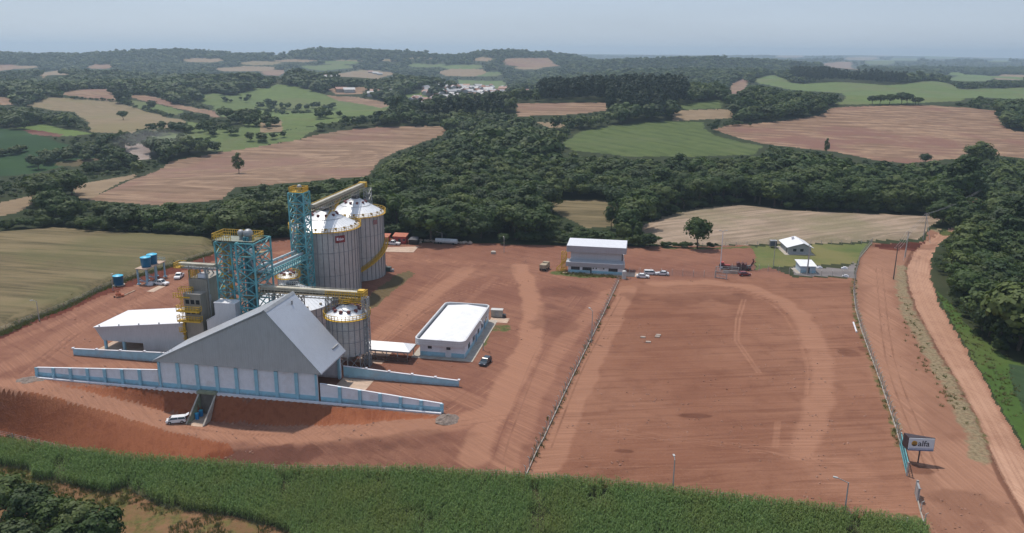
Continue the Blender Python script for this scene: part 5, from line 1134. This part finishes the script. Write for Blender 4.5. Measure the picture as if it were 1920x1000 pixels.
# --- candidate trees over all wooded ground
pxpoly=[np.array(f[2],float) for f in FIELDS if f[0] not in ('OP','OP2')]+[np.array(POLY[k],float) for k in ('yard','lawn','road','gravel','roadfar','verge')]
PL=[[(1008,194),(1012,179),(1140,175),(1285,178),(1288,195),(1236,226),(1180,224),(1140,216),(1138,193)],[(770,227),(780,213),(965,211),(965,226),(860,234)],[(1480,152),(1490,140),(1600,150),(1700,156),(1690,160),(1560,158)],[(215,192),(216,180),(235,180),(240,194)]]
PLw=[W(p) for p in PL]
TOWN=np.array([(768,196),(775,158),(830,152),(900,158),(950,152),(1000,156),(1006,182),(960,194),(860,200)],float)
TREES=[]  # x,y,h,class  class:0 near 1 mid 2 far 3 plantation
def cand(r0,r1,sp,hlo,hhi,cls):
    n=int(r1/sp)+2; gx,gy=np.meshgrid(np.arange(-n,n)*sp,np.arange(0,n)*sp); x=gx.ravel()+rng.uniform(-.48,.48,gx.size)*sp; y=gy.ravel()+rng.uniform(-.48,.48,gx.size)*sp
    r=np.hypot(x,y); a=np.degrees(np.arctan2(x,y)); m=(r>=r0)&(r<r1)&(np.abs(a)<41); x,y=x[m],y[m]
    rg_=region_at(x,y)|region_at(x,y-2.2)|region_at(x+1.5,y)|region_at(x-1.5,y); m=rg_==0; x,y=x[m],y[m]
    dens=fbm(x/90.+3,y/90.,3)
    h=rng.uniform(hlo,hhi,len(x))*(1+.5*fbm(x/60.,y/60.+9,2))*np.where(rng.random(len(x))<.06,1.3,1.)
    c=np.full(len(x),cls)
    for P in PLw:
        i=inside(P,x,y); c[i]=3; h[i]=rng.uniform(18,24,i.sum())
    z=full_z(x,y)
    u0,v0=project(x,y,z+h*.5); tw=inside(TOWN,u0,v0)&(rng.random(len(x))<.88); x,y,z,h,c=x[~tw],y[~tw],z[~tw],h[~tw],c[~tw]
    bad=np.zeros(len(x),bool)
    for f in (.92,.55):
        for dx in ((-.45,0,.45) if cls==0 else (-.55,0,.55)):
            u,v=project(x+dx*h,y,z+h*f)
            for P in pxpoly: 
                m=(u>P[:,0].min())&(u<P[:,0].max())&(v>P[:,1].min())&(v<P[:,1].max()); ix=np.where(m)[0]
                if len(ix): bad[ix[inside(P,u[ix],v[ix])]]=True
    hb=rng.uniform(2.2,4.5,len(x))*(1 if r1<1000 else 1.4); bad2=np.zeros(len(x),bool)
    for f in (.9,.3):
        for dx in (-.35,.35):
            u,v=project(x+dx*hb,y,z+hb*f)
            for P in pxpoly:
                m=(u>P[:,0].min())&(u<P[:,0].max())&(v>P[:,1].min())&(v<P[:,1].max()); ix=np.where(m)[0]
                if len(ix): bad2[ix[inside(P,u[ix],v[ix])]]=True
    h=np.where(bad,hb,h); k=~bad|(~bad2)
    return np.stack([x,y,z,h,c],1)[k]
T1=cand(140,300,6.2,7.,14.5,0); T1b=cand(300,450,6.6,7.5,15,0); T2=cand(450,900,8.4,8.5,15,1); T3=cand(900,1900,11,10,15,2); T4=cand(1900,4200,22,12,17,2); T5=cand(4200,9500,58,14,22,2)
m=~((T1[:,0]<40)&(T1[:,1]<215)); T1=T1[m]
NEAR=np.concatenate([T1,T1b])
# low scrub along the edges of the woods
def edge(pts,n,lo,hi,off=2.5):
    P=W(pts); out=[]
    for _ in range(n):
        k=rng.integers(0,len(P)-1); q=P[k]+(P[k+1]-P[k])*rng.random()+rng.normal(0,off,2); out.append(q)
    out=np.array(out); z=full_z(out[:,0],out[:,1]); h=rng.uniform(lo,hi,n); return np.stack([out[:,0],out[:,1],z,h,np.zeros(n)],1)
HEDGE=np.concatenate([edge([(0,434),(110,426),(200,433),(290,437),(396,445)],70,3,6),edge([(445,456),(545,444),(620,444),(720,444)],60,3,6,2),edge([(720,443),(880,453),(1060,456),(1150,460)],70,3,6,2),edge([(1160,461),(1235,463)],14,3,5,1.5),
 edge([(1210,418),(1300,389),(1385,382)],30,3,5,2),edge([(1480,392),(1600,397),(1765,404)],60,3,6,2),edge([(1785,506),(1795,475),(1820,440)],16,3,5,1.5),edge([(1808,575),(1838,618),(1878,652),(1940,692)],18,2,4,2.5),
 edge([(0,293),(25,290),(50,283)],14,4,7,1),edge([(130,292),(200,285),(235,275)],26,5,9,4),edge([(255,262),(330,245),(420,255),(520,262)],40,5,9,6),edge([(90,181),(150,187),(214,190)],26,3,5,1),edge([(232,196),(300,213),(360,231),(440,248)],40,3,6,2),edge([(1320,237),(1400,236)],8,3,6,2),
 edge([(620,205),(560,207),(480,200)],16,8,12,8),edge([(480,214),(530,210)],9,4,11,8),edge([(540,207),(620,212)],8,4,10,7),edge([(470,228),(520,236)],16,5,12,9),edge([(430,192),(470,188)],7,5,9,8),edge([(590,222),(640,218)],7,5,10,7),edge([(70,311),(100,300),(230,300),(235,315),(150,330)],50,5,9,5),edge([(1240,463),(1270,464),(1300,464),(1340,466)],24,1.2,2.4,.7)])
# --- individual trees
SPEC=[('lone dark rounded tree standing on the edge of the pale stubble field',1307,466,405,1,1.05),('round bushy tree with low crown just right of the office roof',1216,466,436,3,1.3),('dark tree directly behind the right end of the office',1168,458,416,0,1.),('thin half-bare tree with visible forked trunk above the office',1146,430,383,4,.8),
 ('slender tree standing left of the bushy tree by the office',1197,458,420,4,.75),('lone umbrella-shaped tree in the middle of the far tan field',231,225,206,5,1.3),('lone open-crowned tree in front of the long pink stubble field',448,325,290,4,.9),('rounded dark tree alone at the lower edge of the right stubble ridge',1734,308,287,2,1.35),
 ('tall broad tree towering over the wood by the far right road',1832,330,263,0,1.),('tall pale eucalyptus by the bend of the road at the wood',1800,392,300,4,1.),('second tall eucalyptus behind the pale one, dark and leaning over the road',1775,390,315,4,1.),('dark rounded tree on the dark green soy field',72,318,292,2,1.3),('palm-like spindly tree breaking the skyline of the right wood',1549,290,262,4,.55),
 ('dark broad tree between the pink strip and the tan field',224,194,168,0,1.),('round tree on the small green field behind the tan one',285,208,187,3,1.2)]
for k,(l,px,pb,pt,ci,wd) in enumerate(SPEC):
    q=G(px,pb); q[2]=gz(q[0],q[1]); lo,hi=1,60
    for _ in range(30):
        mm=(lo+hi)/2
        if project(q[0],q[1],q[2]+mm)[1]>pt: lo=mm
        else: hi=mm
    tree('tree',l,q,lo,rng.uniform(0,6),ci,k%4,None,wd)
for k,(px,pb,h) in enumerate([(722-0,0,0)]): pass
for px,pb,pt,l in [(1635,196,180,'a'),(1650,196,178,'a'),(1668,196,177,'a'),(1690,196,174,'a'),(1700,196,176,'a'),(1716,197,184,'a'),(1722,197,183,'a')]:
    q=G(px,pb); q[2]=gz(q[0],q[1]); tree('tree','dark flat-crowned tree of the small row on the skyline of the right stubble ridge',q,(pb-pt)*np.hypot(q[0],q[1])/F,rng.uniform(0,6),5,0,'row of trees on the stubble ridge',1.25)
for px,pb,h,ci,l in [(-30,985,9,0,'a'),(20,978,9.5,2,'a'),(62,1000,9.5,1,'a'),(105,1010,8.4,3,'a'),(150,1022,8.5,0,'a'),(198,1034,8.4,2,'a'),(40,1060,9,5,'a'),(120,1070,8.5,0,'a')]:
    q=G(px,pb); q[2]=gz(q[0],q[1]); tree('bush','dark bushy tree in the clump at the bottom left corner',q,h,rng.uniform(0,6),ci,0,'bushy trees in the bottom left corner',1.15)
u,v=project(NEAR[:,0],NEAR[:,1],NEAR[:,2]+NEAR[:,3]*.8); vis=(u>-40)&(u<1960)&(v>0)&(v<1000)
score=NEAR[:,3]/np.hypot(NEAR[:,0],NEAR[:,1])*vis; order=np.argsort(-score); NIND=262
ind=order[:NIND]; rest=order[NIND:]
GL={0:('leafy tree in the wood bordering the olive field','trees of the wood above the olive field'),1:('leafy tree in the wood behind the silos and the red yard','trees of the wood behind the yard'),2:('leafy tree in the wood beyond the pale stubble field','trees of the wood beyond the pale stubble field'),3:('leafy tree in the dense wood right of the dirt road','trees of the wood right of the road')}
for k,i in enumerate(ind):
    x,y,z,h,_c=NEAR[i]; g=3 if u[i]>1690 and v[i]>380 else (0 if u[i]<440 else (1 if u[i]<1250 else 2))
    tree('tree',GL[g][0],(x,y,z),h,rng.uniform(0,6.28),int(rng.integers(0,7)),int(rng.integers(0,4)),GL[g][1],rng.uniform(1.05,1.5))
# --- the rest of the woods as one mass each
def scatter(name,label,pts,rot,scl,tem,kindlabel=None,zs=None):
    m=bpy.data.meshes.new(name+'_points'); pts=np.asarray(pts,np.float32); n=len(pts); m.vertices.add(n); m.vertices.foreach_set('co',pts.ravel())
    for an,arr,ty in (('rotz',rot,'FLOAT'),('scl',scl,'FLOAT'),('scz',zs if zs is not None else scl,'FLOAT')):
        a=m.attributes.new(an,ty,'POINT'); a.data.foreach_set('value',np.asarray(arr,np.float32))
    a=m.attributes.new('pick','INT','POINT'); a.data.foreach_set('value',rng.integers(0,len(tem),n).astype(np.int32))
    o=bpy.data.objects.new(name,m); C.objects.link(o); o['kind']='stuff'; o['label']=label
    g=bpy.data.node_groups.new(name+'_nodes','GeometryNodeTree'); g.interface.new_socket('Geometry',in_out='INPUT',socket_type='NodeSocketGeometry'); g.interface.new_socket('Geometry',in_out='OUTPUT',socket_type='NodeSocketGeometry')
    N=g.nodes; gi=N.new('NodeGroupInput'); go=N.new('NodeGroupOutput'); ip=N.new('GeometryNodeInstanceOnPoints'); g.links.new(gi.outputs[0],ip.inputs['Points'])
    gg=N.new('GeometryNodeGeometryToInstance')
    for to in tem:
        oi=N.new('GeometryNodeObjectInfo'); oi.inputs['Object'].default_value=to; oi.inputs['As Instance'].default_value=False; oi.transform_space='ORIGINAL'
        g.links.new(oi.outputs['Geometry'],gg.inputs[0])
    g.links.new(gg.outputs[0],ip.inputs['Instance']); ip.inputs['Pick Instance'].default_value=True
    def attr(nm,ty):
        q=N.new('GeometryNodeInputNamedAttribute'); q.data_type=ty; q.inputs[0].default_value=nm; return q.outputs['Attribute']
    g.links.new(attr('pick','INT'),ip.inputs['Instance Index'])
    cx=N.new('ShaderNodeCombineXYZ'); g.links.new(attr('rotz','FLOAT'),cx.inputs[2]); g.links.new(cx.outputs[0],ip.inputs['Rotation'])
    cs=N.new('ShaderNodeCombineXYZ'); s_=attr('scl','FLOAT'); g.links.new(s_,cs.inputs[0]); g.links.new(s_,cs.inputs[1]); g.links.new(attr('scz','FLOAT'),cs.inputs[2]); g.links.new(cs.outputs[0],ip.inputs['Scale'])
    g.links.new(ip.outputs[0],go.inputs[0]); md=o.modifiers.new('scatter','NODES'); md.node_group=g; return o
HID=bpy.data.collections.new('library')   # source shapes of the scattered masses; not linked to the scene
def lib(me):
    o=bpy.data.objects.new(me.name,me); HID.objects.link(o); return o
def mass(name,label,A,meshes,wid=(1.1,1.6)):
    n=len(A); s=A[:,3]/12.; scatter(name,label,A[:,:3],rng.uniform(0,6.28,n),s*rng.uniform(*wid,n),[lib(m) for m in meshes],zs=s)
full=[]
for ci,cm in enumerate(NEARC):
    full.append(cm)
near_rest=np.concatenate([NEAR[rest],HEDGE[np.hypot(HEDGE[:,0],HEDGE[:,1])<450]]); mid=np.concatenate([T2[T2[:,4]==1],HEDGE[np.hypot(HEDGE[:,0],HEDGE[:,1])>=450]]); FARA=np.concatenate([T3,T4,T5]); 
mass('woodland','dense green wood behind the yard and round the fields',near_rest,full)
mass('woodland','green wood on the slopes in the middle distance',mid,MIDC)
mass('woodland','hazy woods covering the far hills',FARA[FARA[:,4]==2],FARC,(1.2,1.9))
pl=np.concatenate([T2[T2[:,4]==3],FARA[FARA[:,4]==3]])
pl[:,3]*=.72
if len(pl): mass('plantation','dark tall tree plantation on the hill beyond the wood',pl,TALLD,(.8,1.))
print('trees',len(NEAR),len(mid),len(FARA),len(pl))
# --- tall corn in the foreground
CORN=leafmat('corn_leaf',[(.096,.162,.052),(.125,.20,.065),(.108,.178,.066),(.172,.25,.094)],.28,(.07,(.17,.20,.06)))
def cornmesh(seed):
    rg=random.Random(seed); V=[];Fc=[]
    for k in range(9):
        a=rg.uniform(0,6.28); z=.5+k*.18; L=rg.uniform(.55,.85); c,s=math.cos(a),math.sin(a); px,py=-s*.055,c*.055; o=len(V)
        for f,dz in ((.02,0),(.45,.28),(.8,.22),(1.,.0)):
            w=1-.6*f; V+= [(c*L*f+px*w,s*L*f+py*w,z+dz),(c*L*f-px*w,s*L*f-py*w,z+dz)]
        Fc+=[(o+2*i,o+2*i+1,o+2*i+3,o+2*i+2) for i in range(3)]
    o=len(V); V+=[(-.03,0,0),(.03,0,0),(.02,0,2.3),(-.02,0,2.3)]; Fc.append((o,o+1,o+2,o+3))
    m=bpy.data.meshes.new('corn_mesh'); m.from_pydata(V,[],Fc); m.materials.append(CORN); return m
P=WP['corn']; gx,gy=np.meshgrid(np.arange(P[:,0].min(),P[:,0].max(),.30),np.arange(P[:,1].min(),P[:,1].max(),.52)); x=gx.ravel()+rng.normal(0,.1,gx.size); y=gy.ravel()+rng.normal(0,.07,gx.size)
xw=x*math.cos(.12)-y*math.sin(.12)*0; k=inside(P,x,y)&(np.hypot(x,y)<190)&(np.abs(np.degrees(np.arctan2(x,y)))<43); x,y=x[k],y[k]
k=(fbm(x/5.,y/5.,3)>-.2)|(rng.random(len(x))<.35); k&=region_at(x,y)==REG.index('corn'); x,y=x[k],y[k]; print('corn',len(x))
z=full_z(x,y); s=rng.uniform(.85,1.15,len(x))*(1+.25*fbm(x/12.,y/12.,3))
scatter('corn','dense tall green corn growing along the front of the earthworks',np.stack([x,y,z],1),rng.uniform(0,6.28,len(x)),s*.85,[lib(cornmesh(i)) for i in range(4)],zs=s)
# --- grass tufts and weeds
TUFT=leafmat('weed_leaf',[(.085,.095,.035),(.11,.11,.045),(.15,.13,.065),(.07,.09,.03)],.2)
def tuft(seed,h=.5,n=16):
    rg=random.Random(seed); V=[];Fc=[]
    for k in range(n):
        a=rg.uniform(0,6.28); r=rg.uniform(0,.35); c,s=math.cos(a),math.sin(a); L=rg.uniform(.5,1)*h; o=len(V)
        x0,y0=c*r,s*r; V+=[(x0-s*.05,y0+c*.05,0),(x0+s*.05,y0-c*.05,0),(x0+c*L*.5,y0+s*L*.5,L)]; Fc.append((o,o+1,o+2))
    m=bpy.data.meshes.new('tuft_mesh'); m.from_pydata(V,[],Fc); m.materials.append(TUFT); return m
pts=[]
def along(px,n,sd):
    Pq=W(px)
    for _ in range(n):
        k=rng.integers(0,len(Pq)-1); pts.append(Pq[k]+(Pq[k+1]-Pq[k])*rng.random()+rng.normal(0,sd,2))
along([(0,628),(60,600),(120,577),(190,543),(255,519),(330,496),(400,475)],1500,.9); along(FENCE_C,110,.5); along(FENCE_R[2:],110,.4); along([(0,822),(100,843),(205,865),(300,877),(480,883),(650,886),(800,890),(980,899)],700,.6); along([(985,899),(1260,927),(1560,964),(1720,990)],300,.5)
along([(1694,560),(1716,640),(1758,710),(1796,780)],90,1.6); along([(1775,560),(1810,625),(1862,700),(1912,780)],260,2.5);  along([(1062,514),(1165,521)],200,1.)
Ps=WP['scrub']; xs=rng.uniform(Ps[:,0].min(),Ps[:,0].max(),30000); ys=rng.uniform(85,150,30000); k=(region_at(xs,ys)==REG.index('scrub'))&(fbm(xs/6.,ys/6.,3)>-.12)
pts=np.concatenate([np.array(pts),np.stack([xs[k],ys[k]],1)[:9000]]); pts=pts[~np.isin(region_at(pts[:,0],pts[:,1]),[REG.index('road'),REG.index('gravel')])]
z=full_z(pts[:,0],pts[:,1]); s=rng.uniform(.6,1.6,len(pts))
scatter('grass','tufts of weeds and rough grass along the fences and verges',np.stack([pts[:,0],pts[:,1],z-.03],1),rng.uniform(0,6.28,len(pts)),s,[lib(tuft(i)) for i in range(4)])
# --- clods and stones on the bare earth
CL=soil('clod',(.30,.16,.11),(.40,.25,.19),(.18,.08,.05),GRASS,0,.2); 
def clod(seed):
    rg=np.random.default_rng(seed); b=MB().ball((0,0,0),.5,4,.7); b.v=[tuple(np.array(p)*rg.uniform(.7,1.25)) for p in b.v]; m=b.mesh('clod_mesh'); m.materials.append(CL); return m
a_=np.radians(rng.uniform(-40,38,26000)); r_=1/rng.uniform(1/300.,1/105.,26000); x=r_*np.sin(a_); y=r_*np.cos(a_); rr_=region_at(x,y); ok=np.isin(rr_,[REG.index(k) for k in ('yard','lot','verge')])&(fbm(x/14.,y/14.,3)>.04); x,y=x[ok],y[ok]
uu,vv=to_uv(x,y); ok=~((uu>-1)&(uu<38)&(vv>-1)&(vv<14)); x,y=x[ok][:4500],y[ok][:4500]
z=full_z(x,y); s=.10+.5*rng.random(len(x))**5
scatter('gravel','small clods and stones strewn over the bare red earth',np.stack([x,y,z],1),rng.uniform(0,6.28,len(x)),s,[lib(clod(i)) for i in range(4)])
# --- far town and farmsteads
def farhouse(col,rc):
    t=thing('house','tiny pale house among the roofs of the far valley town','house',(0,0,0),0,'houses of the far town'); MB().box(-5,5,-4,4,-2,3.2).obj('walls',plain('far_wall_%d'%int(col[0]*100),col,.7),t); MB().prism([(-5.5,-4.5,3.1),(-5.5,4.5,3.1),(-5.5,0,5.4)],(11,0,0)).obj('roof',plain('far_roof_%d'%int(rc[0]*100+rc[1]*10),rc,.6),t); return t
HS=[farhouse((.40,.39,.38),(.34,.34,.35)),farhouse((.36,.30,.26),(.30,.15,.11)),farhouse((.45,.44,.42),(.46,.45,.45))]; used=set()
TP=[(790,168),(830,160),(880,165),(940,160),(990,168),(985,180),(930,186),(880,184),(820,196),(770,200),(765,190),(800,182)]
n=0; Pp=np.array(TP,float)
sp_=[]
while n<150:
    px,py=rng.uniform(765,990),rng.uniform(158,200)
    if not inside(Pp,np.array([px]),np.array([py]))[0]: continue
    sp_.append((px,py,1.)); n+=1
FAR2=[(597,147),(604,148),(612,149),(622,149),(695,137),(704,139),(712,141),(640,172),(655,173),(700,180),(705,176),(725,176),(770,155),(782,157),(790,154),(1150,170)]
Qh=march([(a,b) for a,b,_ in sp_]); Qf=march(FAR2)
for k,q in enumerate(Qh):
    i=int(rng.integers(0,3)); l=None
    if i not in used: used.add(i); o=HS[i]; o.location=tuple(q); o.rotation_euler=(0,0,rng.uniform(0,3))
    else: dup(HS[i],q,rng.uniform(0,3),sc=(rng.uniform(.7,1.5),rng.uniform(.7,1.3),rng.uniform(.8,1.3)))
for k,q in enumerate(Qf): dup(HS[k%3],q,rng.uniform(0,.6),'small pale farm building on the hazy slopes outside the town','farm buildings on the far slopes',(1.6,1.3,1.3))
# --- dust over the quarry
q=G(262,290); s=NT('dust_air'); pv=s.n('ShaderNodeVolumePrincipled'); pv.inputs['Color'].default_value=(.9,.86,.82,1); pv.inputs['Density'].default_value=.006; s.l(pv.outputs[0],s.out.inputs['Volume'])
o=MB().ball((0,0,0),1,10).obj('dust',s.m,None,True); o.location=(q[0]+8,q[1]+10,q[2]+5); o.scale=(34,26,13); o['kind']='stuff'; o['label']='thin pale dust cloud drifting over the small quarry'

# ---------------------------------------------------------------- air
HD=1.35e-4
s=NT('haze_air'); pv=s.n('ShaderNodeVolumePrincipled'); pv.inputs['Color'].default_value=(.66,.84,1,1); pv.inputs['Density'].default_value=HD; pv.inputs['Anisotropy'].default_value=.25
s.l(pv.outputs[0],s.out.inputs['Volume'])
o=MB().box(-19000,19000,-2000,16000,-150,190).obj('haze',s.m); o['kind']='stuff'; o['label']='pale bluish haze filling the air over the far hills'
# ---------------------------------------------------------------- light, sky, camera
SUN_AZ,SUN_EL=R(-38),R(64)   # azimuth from straight ahead, negative to the left
sd=Vector((math.sin(SUN_AZ)*math.cos(SUN_EL),math.cos(SUN_AZ)*math.cos(SUN_EL),math.sin(SUN_EL)))
L=bpy.data.lights.new('sun','SUN'); L.energy=2.9; L.angle=R(1.6); L.color=(1,.93,.83); lo=bpy.data.objects.new('sun',L); C.objects.link(lo); lo.rotation_euler=sd.to_track_quat('Z','Y').to_euler(); lo.location=(0,0,300)
w=bpy.data.worlds.new('World'); scene.world=w; w.use_nodes=True; nt=w.node_tree; nt.nodes.clear()
sk=nt.nodes.new('ShaderNodeTexSky'); sk.sky_type='NISHITA'; sk.sun_disc=False; sk.sun_elevation=SUN_EL; sk.sun_rotation=SUN_AZ; sk.altitude=300; sk.air_density=1.; sk.dust_density=.6; sk.ozone_density=2.
bg=nt.nodes.new('ShaderNodeBackground'); bg.inputs[1].default_value=.128; wo=nt.nodes.new('ShaderNodeOutputWorld'); mu=nt.nodes.new('ShaderNodeMix'); mu.data_type='RGBA'; mu.blend_type='MULTIPLY'; mu.inputs[0].default_value=1; mu.inputs[7].default_value=(.93,.93,.98,1); nt.links.new(sk.outputs[0],mu.inputs[6]); mv=nt.nodes.new('ShaderNodeMix'); mv.data_type='RGBA'; mv.inputs[0].default_value=.8; mv.inputs[7].default_value=(2.50,2.90,3.62,1); nt.links.new(mu.outputs[2],mv.inputs[6]); tcw=nt.nodes.new('ShaderNodeTexCoord'); mpw=nt.nodes.new('ShaderNodeMapping'); mpw.inputs['Scale'].default_value=(1,1,7); nz=nt.nodes.new('ShaderNodeTexNoise'); nz.inputs['Scale'].default_value=2.2; nz.inputs['Detail'].default_value=5; mr=nt.nodes.new('ShaderNodeMapRange'); mr.inputs[1].default_value=.3; mr.inputs[2].default_value=.7; mr.inputs[3].default_value=.94; mr.inputs[4].default_value=1.07
vm=nt.nodes.new('ShaderNodeVectorMath'); vm.operation='SCALE'; nt.links.new(tcw.outputs['Generated'],mpw.inputs[0]); nt.links.new(mpw.outputs[0],nz.inputs['Vector']); nt.links.new(nz.outputs['Fac'],mr.inputs[0]); nt.links.new(mv.outputs[2],vm.inputs[0]); nt.links.new(mr.outputs[0],vm.inputs['Scale']); nt.links.new(vm.outputs[0],bg.inputs[0]); nt.links.new(bg.outputs[0],wo.inputs[0])
cd=bpy.data.cameras.new('camera'); cd.sensor_fit='HORIZONTAL'; cd.sensor_width=36; cd.lens=36*F/1920; cd.clip_start=1; cd.clip_end=40000
co=bpy.data.objects.new('camera',cd); C.objects.link(co)
p=PITCH; c_,s_=math.cos(ROLL),math.sin(ROLL)
right=Vector((1,0,0)); up=Vector((0,math.sin(p),math.cos(p))); fwd=Vector((0,math.cos(p),-math.sin(p)))
r2=right*c_+up*s_; u2=-right*s_+up*c_
co.matrix_world=Matrix(((r2.x,u2.x,-fwd.x,0),(r2.y,u2.y,-fwd.y,0),(r2.z,u2.z,-fwd.z,H),(0,0,0,1)))
scene.camera=co
scene.view_settings.view_transform='Standard'; scene.view_settings.look='None'; scene.view_settings.exposure=.45; scene.view_settings.gamma=1
cy=scene.cycles; cy.max_bounces=6; cy.diffuse_bounces=2; cy.glossy_bounces=2; cy.transmission_bounces=3; cy.transparent_max_bounces=10; cy.volume_bounces=0; cy.use_denoising=True; cy.use_adaptive_sampling=True; cy.adaptive_threshold=.02
